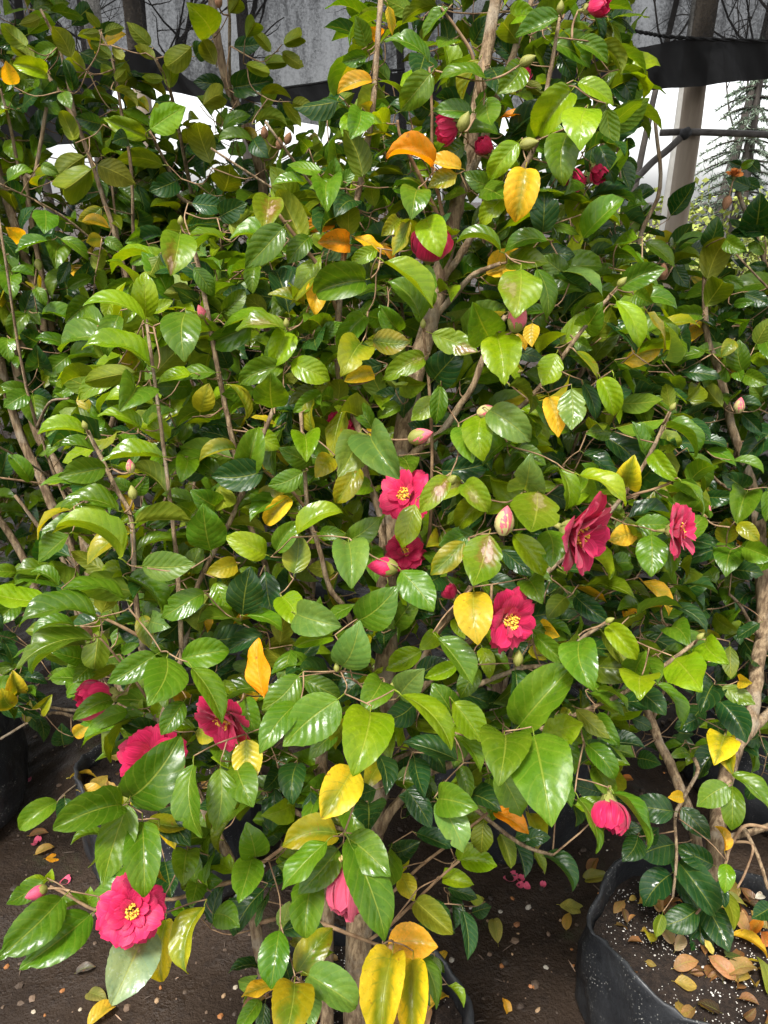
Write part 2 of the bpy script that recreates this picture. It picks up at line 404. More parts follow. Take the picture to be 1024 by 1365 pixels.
# ------------------------------------------------------------------ the leaves one can pick out in the photograph
# per block: plant, x and y of a 256-pixel square of the photograph; entries in quarter pixels: base x y, tip x y, width, colour class
LEAVES = """
L 0 0|215 95 105 130 55 u|380 305 300 175 95 u|300 250 190 300 70 g|140 245 40 155 85 u|85 240 0 250 60 d|190 320 90 260 70 u|250 390 95 350 90 l|535 145 470 75 45 u|530 170 445 180 40 u|550 220 430 195 45 u|560 175 660 150 50 u|595 305 500 240 60 u|600 250 650 300 50 u|605 375 545 365 50 u|615 430 670 370 55 u|805 240 700 140 75 u|830 310 735 255 55 u|870 420 765 410 45 u|905 470 905 365 80 u|900 540 830 535 65 d|395 745 340 620 80 u|535 660 420 630 80 d|450 835 310 950 110 u|490 900 350 1000 140 u|520 880 700 970 130 u|300 490 220 545 80 d|390 480 350 350 60 d|455 380 390 320 80 u|40 970 175 915 50 g|220 880 300 920 60 g|680 740 600 760 80 d|610 485 715 560 40 u|330 495 370 565 70 g|60 545 100 490 70 d|70 450 40 350 80 y
B 0 0|790 730 585 645 95 l|800 690 990 570 140 l|870 880 630 870 90 u|950 960 800 1020 110 d|1020 250 890 350 110 u
B 256 0|105 185 0 50 150 l|200 70 245 0 80 u|125 345 70 240 85 u|225 245 375 230 80 d|420 275 330 180 55 u|490 235 575 200 75 u|395 340 505 335 65 u|480 280 585 350 65 u|220 465 430 430 120 d|290 345 410 390 60 u|170 470 15 440 85 d|365 495 520 525 45 u|535 545 645 575 70 u|485 540 570 660 55 u|375 565 455 620 45 u|165 690 310 620 60 g|340 660 500 670 50 u|100 870 40 690 130 u|400 880 480 710 110 u|170 1020 200 890 150 u|330 760 150 760 50 g|330 740 400 830 90 d|470 950 580 840 90 d|660 860 790 810 80 u|290 200 330 130 90 u|20 300 100 260 90 d|210 640 330 560 80 d|60 560 160 520 110 u
M 256 0|690 910 515 880 60 g|735 1000 760 855 100 g|780 1000 865 900 60 g|910 940 820 720 130 u|900 590 850 725 130 g|1015 660 840 710 60 l|930 250 880 110 90 g|930 300 805 330 75 g|850 620 740 670 80 d|960 430 785 500 75 y|950 580 900 560 60 m|1000 200 950 150 70 o|940 400 890 340 80 d|620 790 575 740 70 g|630 790 690 760 70 u|600 970 430 990 50 g|800 1005 630 1005 50 g
M 512 0|285 30 110 125 70 u|345 40 225 190 60 g|20 30 40 165 50 y|240 330 15 225 70 g|250 390 100 570 140 g|245 590 150 510 110 d|545 420 285 440 50 g|510 320 430 520 60 m|735 350 620 480 130 g|545 520 570 650 130 g|470 600 265 590 85 g|190 620 30 565 60 d|130 760 0 760 130 d|370 670 205 720 70 d|430 770 290 830 100 g|610 715 430 715 65 g|500 650 615 700 70 d|250 890 25 850 80 o|410 900 220 860 70 y|160 820 240 740 70 m|390 930 240 1000 100 m|590 990 430 920 100 g|715 760 570 940 120 l|755 900 705 1160 170 y|740 460 635 480 60 m|750 440 850 510 60 u|995 490 845 690 160 l|930 90 720 190 90 g|715 230 640 130 110 u|480 230 560 100 90 d|690 310 580 220 80 d|790 680 640 750 80 d|745 610 620 630 30 o|935 290 1024 220 80 d|940 290 1010 410 90 d|810 235 890 370 80 d|965 690 795 740 40 l|980 710 960 960 170 g|930 900 805 930 50 g|120 870 0 960 90 d|45 1000 210 1020 70 g|715 915 600 870 40 g
M 768 0|130 110 170 240 60 u|105 240 230 400 70 u|0 225 165 340 80 g|150 430 265 560 60 d|220 390 305 530 100 d|10 440 195 560 85 l|60 580 30 770 190 l|165 580 205 795 100 g|-30 270 50 370 80 d|70 60 100 230 40 d|80 570 -20 550 50 g|125 780 200 970 100 d|90 750 70 900 70 d|235 850 290 1010 60 d|250 760 315 780 60 d|260 840 310 930 60 d
Q 768 0|880 885 820 860 45 d|880 895 940 860 40 g|940 865 985 915 60 d|930 1000 800 950 70 d|900 960 980 1000 60 d
L 0 256|240 95 240 210 120 g|540 85 420 150 80 m|580 190 455 160 50 y|545 250 465 265 70 m|560 250 650 310 60 g|515 415 560 310 75 u|325 250 450 350 60 g|330 285 300 405 120 g|255 260 95 320 45 g|490 455 370 510 60 g|765 250 675 270 90 g|865 240 735 300 60 d|820 315 700 380 60 g|715 490 560 540 95 g|60 440 70 565 105 g|145 650 70 780 90 g|140 640 210 700 70 g|225 650 395 720 60 g|480 580 355 690 120 g|600 580 570 680 80 l|360 825 210 785 60 g|200 930 195 820 120 d|40 780 50 900 80 g|370 870 245 970 100 g|380 890 565 920 65 g|260 1010 415 1000 90 g|200 800 110 750 90 d|395 850 495 775 60 d|60 420 175 450 40 g|60 420 -20 430 50 g|130 640 170 530 70 d|190 510 240 600 60 g|0 230 80 340 60 d|370 370 310 490 60 d|110 260 45 200 80 y
M 0 256|775 670 770 440 125 l|780 700 480 620 70 l|790 655 920 580 60 l|815 810 950 695 90 l|690 830 770 735 80 u|800 930 475 850 90 l|720 960 475 1010 110 u|820 980 980 820 150 u|960 225 915 430 170 b|990 210 890 200 100 u|850 340 800 440 90 u|990 645 985 890 190 g|1024 520 880 540 80 u|1020 970 850 1020 60 l
M 256 256|0 60 160 80 100 d|150 130 290 60 110 d|220 240 330 110 90 u|410 25 385 190 150 b|490 185 290 400 150 g|630 240 510 380 100 g|580 250 470 20 130 u|500 90 690 40 50 u|720 -40 720 90 150 g|765 160 600 200 90 o|840 280 670 270 110 o|990 310 850 380 80 l|870 240 1024 330 60 y|840 230 850 90 120 u|975 80 960 -20 80 u|920 470 665 540 170 g|690 500 660 650 110 y|695 400 550 430 40 d|600 600 415 550 50 m|660 450 525 600 20 m|630 740 625 600 90 l|500 730 245 740 80 s|500 750 430 930 130 l|650 775 810 700 80 g|920 660 785 830 110 g|560 770 500 730 50 g|635 770 565 795 40 d|530 910 730 1000 130 l|580 880 700 850 60 g|480 930 260 1020 120 g|480 1000 570 990 60 u|900 810 800 975 170 m|970 970 815 1010 80 y|1020 780 920 800 80 m|1024 680 930 655 100 g|10 400 110 545 90 g|200 470 100 540 60 s|160 640 280 520 90 g|200 940 135 780 80 d|335 400 325 540 80 g|400 640 290 560 90 u|930 340 890 420 60 g|1024 510 885 555 40 g|900 650 985 570 40 g
M 512 256|180 -10 150 130 150 g|225 140 295 330 150 l|135 140 50 325 70 m|-10 290 55 370 40 o|80 150 -10 230 90 m|650 20 525 170 110 l|845 215 850 0 140 d|890 40 1030 20 45 d|600 260 520 190 50 g|600 260 670 185 50 g|620 320 390 275 40 g|870 260 655 320 80 g|905 180 1040 230 50 g|830 330 1010 340 100 d|980 450 840 340 110 g|0 375 250 610 85 l|200 390 250 610 110 g|195 690 20 490 110 g|80 740 -20 610 110 g|730 410 705 650 210 s|750 410 630 370 70 l|815 410 860 670 100 g|860 630 730 650 50 g|560 775 480 600 190 g|255 755 495 850 130 b|600 760 640 1015 195 l|265 1000 420 830 170 d|215 880 0 1000 110 s|-60 790 140 800 130 m|650 640 550 680 30 m|790 700 790 820 80 y|690 760 755 845 40 y|920 860 850 1020 130 l|370 690 235 730 50 d|700 850 850 890 70 d|690 930 745 950 40 m|890 775 1010 770 70 d
M 768 256|240 505 450 420 120 g|45 725 130 600 130 g|215 580 330 825 100 l|160 700 315 860 70 d|310 540 410 590 90 g|0 790 85 840 70 g|0 850 110 1000 40 m
K 768 256|-20 70 110 130 70 d|0 170 205 270 90 d|0 310 190 430 60 u|0 340 100 420 100 u|190 200 325 270 70 d|260 290 380 380 90 d|370 270 520 400 70 g|240 300 250 440 50 g|230 120 370 70 50 g|530 400 600 510 70 d|350 640 410 830 60 d|460 520 540 610 70 d|420 660 460 800 40 d|390 500 470 560 60 d
R 768 256|700 290 750 145 100 d|700 465 790 290 140 u|690 610 770 495 130 u|670 660 510 665 80 g|690 850 470 920 70 g|800 250 905 310 80 g|890 960 870 790 110 g|960 810 1040 680 90 u|900 540 1024 600 80 d|780 460 890 510 60 g|840 600 940 590 50 g|610 690 450 730 80 d|560 760 600 850 90 d|560 960 750 990 80 d|770 700 860 650 80 d|905 970 1010 1020 80 g|860 960 880 1010 60 g|840 790 780 870 70 m
Q 768 256|950 210 980 30 150 d|990 210 850 220 60 d|1000 330 920 280 60 g|1010 400 930 390 50 d
L 0 512|155 45 30 120 95 g|175 55 185 220 130 g|150 40 20 10 80 g|400 -10 285 65 80 g|430 110 300 50 60 g|175 50 290 130 100 d|440 150 260 270 150 g|160 520 55 390 80 g|0 480 40 360 90 d|30 370 60 320 70 d|290 1010 80 1010 80 g|90 1000 -40 1000 70 g|200 380 270 290 50 g|340 320 260 390 40 g
M 0 512|450 265 230 270 70 l|485 255 555 195 50 g|505 355 330 340 60 g|565 445 335 490 130 g|500 560 250 545 60 g|590 470 570 320 90 d|820 110 585 90 80 l|720 20 640 140 180 g|750 235 545 180 75 l|755 215 860 150 60 l|780 230 930 150 60 g|870 390 575 410 70 l|960 300 1010 210 60 g|960 310 870 230 70 s|890 590 700 455 80 u|710 590 790 500 90 g|700 560 615 505 60 g|1000 400 965 520 110 l|630 680 360 670 90 g|660 790 320 800 80 u|640 930 330 780 90 l|690 1000 550 1015 90 l|720 740 1024 740 70 u|720 780 910 725 60 g|755 970 1030 960 150 g|730 890 930 850 50 g|550 990 390 900 80 u|690 690 650 590 60 y|680 860 630 830 60 y|1024 690 940 640 100 g
M 256 512|45 150 90 0 110 m|285 190 180 15 50 m|430 130 420 -50 170 g|690 50 540 150 90 g|450 220 320 180 30 y|660 270 655 80 60 m|770 110 770 -20 100 u|960 240 850 110 90 g|895 260 785 485 190 p|955 285 1100 490 190 p|930 260 1030 230 60 y|295 445 350 235 140 g|310 265 470 340 110 l|600 275 610 410 140 l|400 300 540 290 100 d|750 390 660 495 110 m|885 440 770 630 120 m|235 350 50 410 70 m|380 465 115 490 160 d|590 470 410 540 110 g|430 480 375 400 60 y|525 610 400 745 95 y|130 650 0 570 130 g|100 890 60 650 190 g|30 800 -20 680 60 g|0 1010 50 860 100 g|240 640 355 710 70 l|150 540 190 650 120 u|395 910 180 815 130 l|390 790 200 770 50 u|450 890 580 730 110 g|560 800 800 690 100 l|545 1010 565 790 140 m|760 1000 620 980 90 u|835 845 850 1080 175 p|825 840 1000 710 120 g|1020 920 900 860 90 p|680 790 820 800 70 g|350 610 500 570 80 m|240 960 80 1010 100 m|350 1020 250 990 70 g
M 512 512|285 75 145 195 110 l|300 10 275 210 90 g|240 230 130 210 100 d|110 50 -40 50 80 d|85 115 -30 180 70 g|405 230 470 415 140 g|520 175 530 400 150 l|560 140 775 300 160 p|310 460 545 420 130 d|340 495 190 690 110 b|165 640 95 870 130 l|410 545 245 625 110 s|430 530 555 680 120 s|530 630 400 765 120 l|745 560 780 380 180 p|705 345 860 430 70 g|820 570 785 770 240 s|930 450 960 670 80 l|935 445 850 480 30 l|920 540 810 560 60 l|1000 490 980 630 60 g|880 70 930 285 110 y|1000 25 1000 235 140 p|795 85 880 240 60 g|480 785 295 860 110 g|430 840 250 1015 120 m|560 800 480 1060 200 b|700 650 550 690 80 l|690 805 845 1010 120 l|870 780 890 970 150 g|630 885 780 1020 90 d|100 900 270 930 110 d|690 600 590 590 70 d|950 420 870 370 80 d
M 768 512|130 -30 200 165 110 l|40 0 100 190 70 d|190 255 60 265 90 g|275 545 310 385 130 Y|370 380 295 200 70 g|410 290 340 200 50 g|410 365 545 520 90 l|500 120 480 0 70 u|475 240 530 335 110 u|480 230 620 380 50 g|420 570 520 640 60 g|560 520 665 700 30 g|270 625 370 680 40 l|20 490 245 640 80 l|110 650 250 710 80 u|330 780 180 830 110 y|200 740 130 760 40 y|310 750 510 755 115 g|400 800 400 1020 150 g|490 820 510 1020 85 g|200 530 40 460 60 d|40 370 200 510 70 d
K 768 512|430 120 250 125 60 d|580 180 735 205 50 g|540 40 600 110 40 d|650 540 620 420 110 m|200 330 330 420 80 d|400 330 520 400 60 d
R 768 512|910 580 860 740 140 g|890 560 780 480 120 d|690 600 830 595 80 d|850 860 800 1020 150 g|760 880 585 950 90 d|895 870 1040 930 110 g|800 850 800 720 105 m|860 745 965 830 80 m|890 165 985 255 70 d|700 350 840 430 60 g|840 410 980 470 50 g|780 120 700 20 90 u|1000 85 930 0 80 g|1020 570 1010 730 80 g|840 110 970 120 50 d|640 310 790 340 50 d|610 840 740 850 80 d|830 990 980 1010 90 d
M 0 768|265 130 -40 80 100 l|520 225 155 265 110 g|490 335 150 470 110 g|450 370 215 500 90 g|530 290 505 480 130 u|400 270 205 320 50 g|670 130 350 90 60 g|540 200 560 85 110 u|680 20 850 190 90 g|800 240 905 270 110 p|760 210 800 385 90 m|650 410 740 360 50 g|620 480 450 550 50 u|490 470 400 560 90 g|480 470 365 495 40 g|1090 90 880 215 130 g|830 420 600 555 130 g|890 435 800 665 210 g|970 440 1210 400 150 g|595 660 415 755 90 g|680 720 505 795 95 g|830 850 650 780 100 d|690 1180 930 890 250 g|720 690 700 550 90 u|760 740 760 590 60 l|820 750 900 610 100 l|970 660 910 600 80 k|980 670 870 830 110 g|970 900 1030 800 50 m
L 0 768|100 130 -20 240 100 g|80 10 315 60 90 g|95 615 70 505 100 Y|70 700 10 600 100 m|100 690 220 755 50 d|220 700 270 640 70 m|395 850 470 795 70 y|340 900 330 790 100 d|140 780 160 670 50 m|600 900 580 790 80 d
M 256 768|270 210 310 -40 180 d|130 30 205 195 100 l|200 90 330 110 40 g|285 215 480 295 70 g|480 110 575 270 140 l|560 200 785 265 170 p|130 340 340 290 130 d|110 520 230 430 90 d|385 645 355 340 120 o|360 640 250 640 50 y|470 360 510 240 130 u|390 380 560 380 60 u|540 480 400 390 110 u|740 320 560 370 80 l|540 480 680 340 100 d|800 480 890 250 190 p|570 530 700 480 90 g|590 550 790 650 110 g|570 530 385 700 150 g|780 655 505 890 230 g|560 680 375 930 140 g|285 650 350 830 110 g|150 570 245 640 60 l|0 490 155 780 120 g|180 580 320 570 80 u|950 725 870 1030 240 l|1010 560 910 715 150 g|850 520 860 670 110 d|770 840 630 975 90 g|290 870 310 1100 150 Y|20 830 140 860 100 m|150 880 190 1010 100 g|140 980 0 990 80 d|885 235 1090 60 190 g|950 210 1080 280 90 g|940 290 1010 410 90 d|30 180 80 300 50 k
M 512 768|90 -30 265 190 170 g|280 20 290 180 100 d|150 170 270 200 90 d|20 40 20 220 60 g|480 85 500 350 185 y|380 220 430 330 80 l|280 300 190 390 90 l|200 400 15 500 110 l|285 330 460 570 120 g|390 470 220 540 80 l|500 490 410 645 110 g|520 380 560 540 80 l|80 640 210 500 150 p|160 680 0 770 130 d|365 740 260 580 130 g|90 635 340 910 110 l|370 670 510 870 150 l|350 770 495 890 100 l|390 980 110 890 100 d|380 850 500 1030 70 g|700 500 690 780 110 d|720 800 990 500 210 g|840 865 1050 790 160 l|640 850 615 1090 240 g|800 850 880 1270 300 g|810 320 950 450 90 g|830 290 930 320 100 y|780 380 860 440 60 Y|830 275 990 330 50 g|770 20 840 140 130 g|530 40 690 140 60 d|970 110 870 230 100 u|930 280 1000 250 90 d|700 350 770 450 80 d|740 465 870 465 30 g|940 720 1010 740 50 m
M 768 768|20 345 85 590 180 g|170 265 310 430 110 l|140 300 260 470 90 u|0 110 160 230 100 d|315 520 370 400 130 g|525 440 650 590 200 l|350 540 340 655 190 l|330 610 465 730 110 d|430 580 540 790 60 g|690 350 800 455 130 l|820 370 825 540 80 u|130 690 270 720 50 u|130 540 130 660 60 g|110 740 220 890 100 g|0 710 160 850 90 u|60 900 190 1060 110 g
R 768 768|735 575 665 725 130 d|780 590 930 670 90 g|770 670 890 860 140 d|640 760 530 810 80 d|525 300 360 340 110 d|525 305 450 440 110 d|530 305 620 410 90 d|590 160 550 290 110 d|690 180 610 220 80 d|550 90 710 20 110 d|330 970 440 1000 90 d|300 760 395 810 70 d|980 250 860 330 60 d|870 560 930 570 70 y|790 850 740 1000 150 Y|800 930 830 1040 130 m|840 420 700 470 90 d|290 195 290 260 70 o
L 0 1024|305 180 140 300 110 g|345 160 330 300 80 d
M 0 1024|650 195 330 310 170 g|680 195 565 575 180 g|760 285 770 640 170 g|560 370 400 405 40 g|790 275 1024 305 85 m|850 310 890 580 60 m|900 300 930 420 110 Y|670 570 550 640 90 d|650 530 760 600 110 g|880 500 910 670 130 d|1000 440 980 600 130 g|780 850 640 1165 230 P|885 810 870 1080 150 Y|1090 740 1020 1030 110 m|230 600 75 700 100 g|250 600 130 610 60 l|260 600 275 545 50 l|335 690 62 945 190 g|485 780 185 1010 190 g|465 730 480 645 60 l|470 730 300 790 40 g
M 256 1024|10 -20 50 330 130 g|150 0 125 300 150 g|240 -10 320 190 160 g|470 10 390 110 100 d|560 -20 540 170 130 d|440 110 430 315 110 d|335 475 295 305 145 g|320 475 260 680 150 g|105 550 100 380 120 d|20 610 0 450 100 g|30 610 0 730 100 g|40 620 155 600 100 g|110 830 170 640 80 d|120 780 250 845 130 g|775 350 495 415 160 m|720 390 505 620 120 g|780 430 590 645 160 g|640 610 610 860 165 g|380 620 500 530 90 d|830 370 1040 560 190 g|840 400 1000 850 200 g|940 190 940 320 170 d|465 865 430 1120 150 g|560 1090 730 880 150 m|480 860 515 730 90 p|480 870 720 880 100 d|860 0 710 240 190 Y|790 480 720 620 90 d|470 380 380 290 90 d
M 512 1024|240 175 85 150 150 d|290 180 410 420 150 p|290 165 490 210 160 g|400 -20 450 150 80 g|610 20 720 230 150 g|585 235 750 340 80 o|395 490 470 400 80 l|410 490 595 520 110 l|310 580 470 620 85 l|170 710 350 870 130 u|90 560 150 690 100 m|60 450 190 390 110 d|530 280 520 430 110 u|620 350 670 510 80 u|690 390 740 560 60 d|700 370 830 350 70 d|750 395 885 370 80 d|800 440 850 550 50 u|850 470 980 630 60 d|910 460 985 530 60 d|420 760 440 980 80 d|350 680 370 830 60 d|470 770 570 740 80 d|340 640 490 690 70 d|530 710 465 700 50 u
M 768 1024|10 160 95 415 80 g|100 -10 195 140 100 g|200 135 350 390 50 g|130 130 0 90 100 d
R 768 1024|520 230 310 200 140 d|525 405 345 470 150 d|545 500 700 720 150 d|505 565 370 730 140 d|650 750 450 840 130 d|690 730 790 930 140 d|650 780 660 1020 110 d|560 210 690 350 110 d|730 515 560 430 110 d|810 90 650 200 130 g|835 95 830 310 110 g|830 30 1000 195 80 g|530 580 640 730 90 d|240 340 350 320 70 d|330 360 250 490 110 d|380 400 440 320 90 d|800 510 790 650 80 l|760 600 790 720 60 d|750 640 820 820 70 u|1040 740 940 800 90 d|460 780 430 890 60 u|570 150 495 155 60 y|790 440 745 330 40 y
M 256 1237|375 210 205 240 55 d|470 290 280 360 70 y|545 295 500 560 200 m|620 250 860 410 170 p|600 240 745 140 60 l|365 385 260 530 80 g|390 400 370 560 70 d|640 360 640 500 110 p|520 270 480 180 80 d
M 512 1237|20 90 280 100 170 k|45 140 0 490 200 Y|155 170 150 510 155 Y|180 140 260 380 90 g|270 150 290 250 50 p|60 120 150 170 25 m|345 310 410 405 40 l
"""
# stems and branches: plant | radius at start and end in photograph pixels | depth at start, end (0 = at the trunk, 1 = at the front of the crown) | photograph pixels
STEMS = """
M trunk 19 6 0 0|475 1380|477 1300|482 1190|497 1090|505 1030|514 900|519 720|542 560|556 490|574 426|590 356|604 293|617 240|634 155|652 50|664 -15
M trunk 9 7 .05 .1|436 1380|436 1250|434 1130|428 1045|432 930
M branch 9 3 .1 .75|353 1300|346 1269|331 1186|306 1144|277 1084|240 1010|212 968|200 900|191 865
M branch 4 2.5 .75 1|191 865|184 820|179 762|175 690|157 655|140 620|117 574
M branch 4 2 .7 1|212 968|235 900|242 863|237 768|232 712|220 612|207 512|195 426
M branch 2.5 1.5 .75 1|189 850|160 834|135 823|100 811|70 803
M branch 2 1.2 .75 1|196 930|175 900|157 878|138 855|125 845
M branch 7 3 0 .3|617 250|640 200|672 105|687 65|712 -10
M branch 5.5 2 0 .9|585 378|610 345|640 300|672 268|697 225|717 185|729 120|738 70|747 20
M branch 5 2.5 0 .5|580 422|600 400|629 368|650 358|667 351
M branch 6 3 0 .6|535 640|545 610|587 577|612 542|632 512|650 460|674 421
M branch 4 2 .2 1|600 600|640 575|682 552|720 515|768 451|800 410|822 385
M branch 5 2 .1 .9|520 960|600 880|660 820|700 790|770 725|818 677|860 617|893 549
M branch 2.2 1.5 .75 .95|835 664|850 658|872 652|895 643
M branch 6 3 0 .8|512 950|545 905|562 883|582 845|605 815|627 783
M branch 4 2 .2 1|530 960|610 925|690 892|737 885|773 853|808 830
M branch 4.5 2 .1 1|512 1020|560 1000|620 990|680 980|710 976|790 943|840 918|898 878|928 855
M branch 8 4 0 .4|498 1120|512 1096|527 1074|564 1034|594 1022|640 1000
M branch 2.5 1.3 .2 .8|490 1255|517 1236|550 1205|582 1174|600 1158|612 1148
M branch 2.5 1.5 .1 .7|500 1215|522 1191|560 1155|600 1124|640 1092|662 1074
M branch 3.5 2 .3 .7|590 1040|637 1081|674 1111|702 1129|737 1140
M branch 4 2.5 .3 1|225 930|242 880|258 800|271 764|303 702|321 662|348 587|378 514
M branch 5 2.5 .1 .6|430 960|395 880|365 830|356 760|331 692|311 590|293 506|271 386|258 331
M branch 5.5 3 .05 .4|514 880|512 780|508 692|486 627|477 570|452 500|453 396|463 311|478 256|490 190|498 137|508 -5
M branch 3 2 .2 .9|452 420|428 361|396 318|368 281
M branch 4.5 2 .05 .8|508 930|463 818|440 785|426 732|411 687|407 637|401 550
M branch 2.5 1.5 .4 .8|409 680|385 650|362 635|350 626
M branch 3 1.6 .1 .8|524 720|548 700|570 727|576 625|572 512|564 441
M branch 3 1.5 .1 .9|596 320|587 271|577 225|576 147|572 90
M branch 3 1.5 .1 .9|590 300|560 235|535 185|530 160
M branch 3 1.5 .1 .7|640 130|630 75|610 40|588 10
M branch 3 2 .2 .5|346 1230|376 1224|421 1229|481 1251|512 1262|549 1272
M branch 3 2 .3 .6|320 1165|348 1151|378 1129|400 1110
M branch 4 2.5 .3 .6|340 1050|351 1056|401 1086|431 1096|471 1109|495 1110
M branch 3 2 .4 .9|331 1172|290 1180|240 1197|215 1200|175 1213
M branch 2.5 1.5 .9 1|175 1216|135 1214|117 1209|90 1193|67 1181
M branch 2.5 1.5 .3 .8|240 1090|225 1075|195 1070|170 1062
M branch 3 1.5 .1 .7|500 1010|490 960|485 920|470 905
M branch 3 1.5 .2 .8|505 1040|480 1000|465 960|460 950
M branch 2.5 1.5 .3 .8|436 1330|415 1318|395 1303
L trunk 7 4 0 0|165 1180|130 900|100 767|97 742|62 655|27 580|5 500|-8 430
L trunk 6 4 0 0|175 1180|140 860|105 682|82 632|47 570|20 470|60 440|27 323|5 256|-5 215
L trunk 6 3 0 0|160 1180|80 850|32 745|0 692|-20 660
L branch 3 2 0 .3|145 900|92 762|50 700|20 660
L branch 4 2 0 .5|70 440|35 252|47 232|62 143
L branch 3.5 2 0 .6|110 690|150 560|180 438|160 338|135 255|102 165|62 98|20 50
L branch 2.5 1.3 .2 .7|180 440|178 330|175 225|162 150|150 80|132 40
L branch 3 1.5 .2 .5|30 240|25 225|12 160|0 118
L branch 3 1.5 .2 .5|102 165|82 72|54 12
L branch 2 1.2 0 .6|100 650|60 645|0 637
L branch 2.5 1.5 0 .6|130 950|60 940|0 900
L branch 2.5 1.5 0 .6|130 970|70 950|0 985
L branch 2.5 1.5 0 .6|125 900|60 905|-10 905
L branch 2.2 1.5 0 .6|130 920|60 875|-10 870
L branch 2.2 1.2 0 .9|120 1040|105 1045|85 1060|75 1072
B trunk 6 4 0 0|365 520|355 330|348 232|331 180|316 142|301 107|288 45|282 -10
B branch 2.5 1.5 0 .6|316 142|307 115|306 25|304 -10
B branch 3 1.5 0 .7|352 300|250 270|230 235|200 175
B branch 2.5 1.5 0 .7|260 280|240 180|226 118|207 78
B branch 4 2 0 .5|375 430|345 380|316 376|296 341|300 300
K trunk 4 2 0 .4|745 560|820 460|840 380|855 310|880 250|872 150
K branch 3 1.5 0 .6|820 460|800 380|828 300|826 220
R trunk 12 8 0 .1|949 1190|953 1136|958 1086|978 1000|1000 963|1008 893|1018 833|1013 720|1008 662
R branch 7 3 .1 .4|1008 662|993 619|975 567|963 512|945 456|940 418|940 331
R trunk 8 5 .1 .1|943 1190|928 1116|913 1069|893 1018|873 975|860 930|850 880
R branch 7 6 .05 0|980 1000|1000 975|1030 945
R branch 3 1.5 .2 1|925 1010|930 1029|910 1066|900 1089|902 1141|897 1196
R branch 2.5 1.5 .4 1|1030 1105|993 1101|973 1131|968 1149|953 1184|928 1219
R branch 5 4 .05 .3|958 1118|990 1112|1030 1100
R branch 3 2 .3 .8|990 1100|1010 1140|1024 1185
R branch 2 1.2 .3 .8|972 1122|1003 1126|995 1160|983 1184
R branch 3 1.6 .1 .6|1005 680|985 660|955 640|935 610
R branch 3 1.5 .1 .7|1013 850|1000 830|985 805|972 792
R branch 2.5 1.3 .1 .9|1005 930|985 940|970 965|965 990
R branch 2.5 1.3 .1 .7|870 960|890 905|896 850|905 840
Q trunk 4 2 0 .4|1060 620|1035 430|1020 353|1005 308|988 268|980 235
"""
# flowers: plant, pixel x y, radius px, axis (right, up, towards the viewer), form, extra depth
FLOWERS = [
 ('M', 176, 1214, 44, (-.10, -.12, 1), 'double', -.075),
 ('M', 306, 950, 44, (-.62, -.55, .42), 'side', .02),
 ('M', 757, 706, 58, (.80, -.22, .30), 'side', .0),
 ('M', 679, 826, 45, (.62, -.18, .62), 'open', .0),
 ('M', 894, 707, 38, (.85, .18, .30), 'side', .0),
 ('M', 540, 660, 37, (-.35, .30, .80), 'open', .05),
 ('M', 572, 344, 30, (.10, .80, .42), 'cup', .05),
 ('M', 203, 1010, 44, (-.05, -.25, .60), 'open', .07),
 ('M', 150, 926, 34, (-.85, .12, .20), 'closed', .04),
 ('M', 812, 1066, 31, (.12, -.95, .15), 'cup', .0),
 ('M', 465, 1146, 46, (-.04, -1, .08), 'wilted', .0),
 ('M', 540, 735, 27, (.0, .35, .80), 'open', .10),
 ('M', 611, 168, 24, (-.80, -.35, .25), 'closed', .06),
 ('M', 655, 203, 18, (-.60, .5, .3), 'closed', .08),
 ('M', 782, 12, 22, (.85, .15, .25), 'closed', .05),
 ('M', 781, 240, 21, (-.7, -.1, .4), 'closed', .12),
 ('M', 792, 222, 17, (.6, -.6, .3), 'closed', .10),
 ('M', 692, 112, 17, (.2, .7, .3), 'closed', .08),
 ('M', 452, 572, 24, (.0, .3, .6), 'open', .14),
 ('M', 606, 797, 15, (-.5, .6, .2), 'closed', .05),
 ('Q', 978, 236, 12, (.0, .9, .35), 'withered', 0),
]
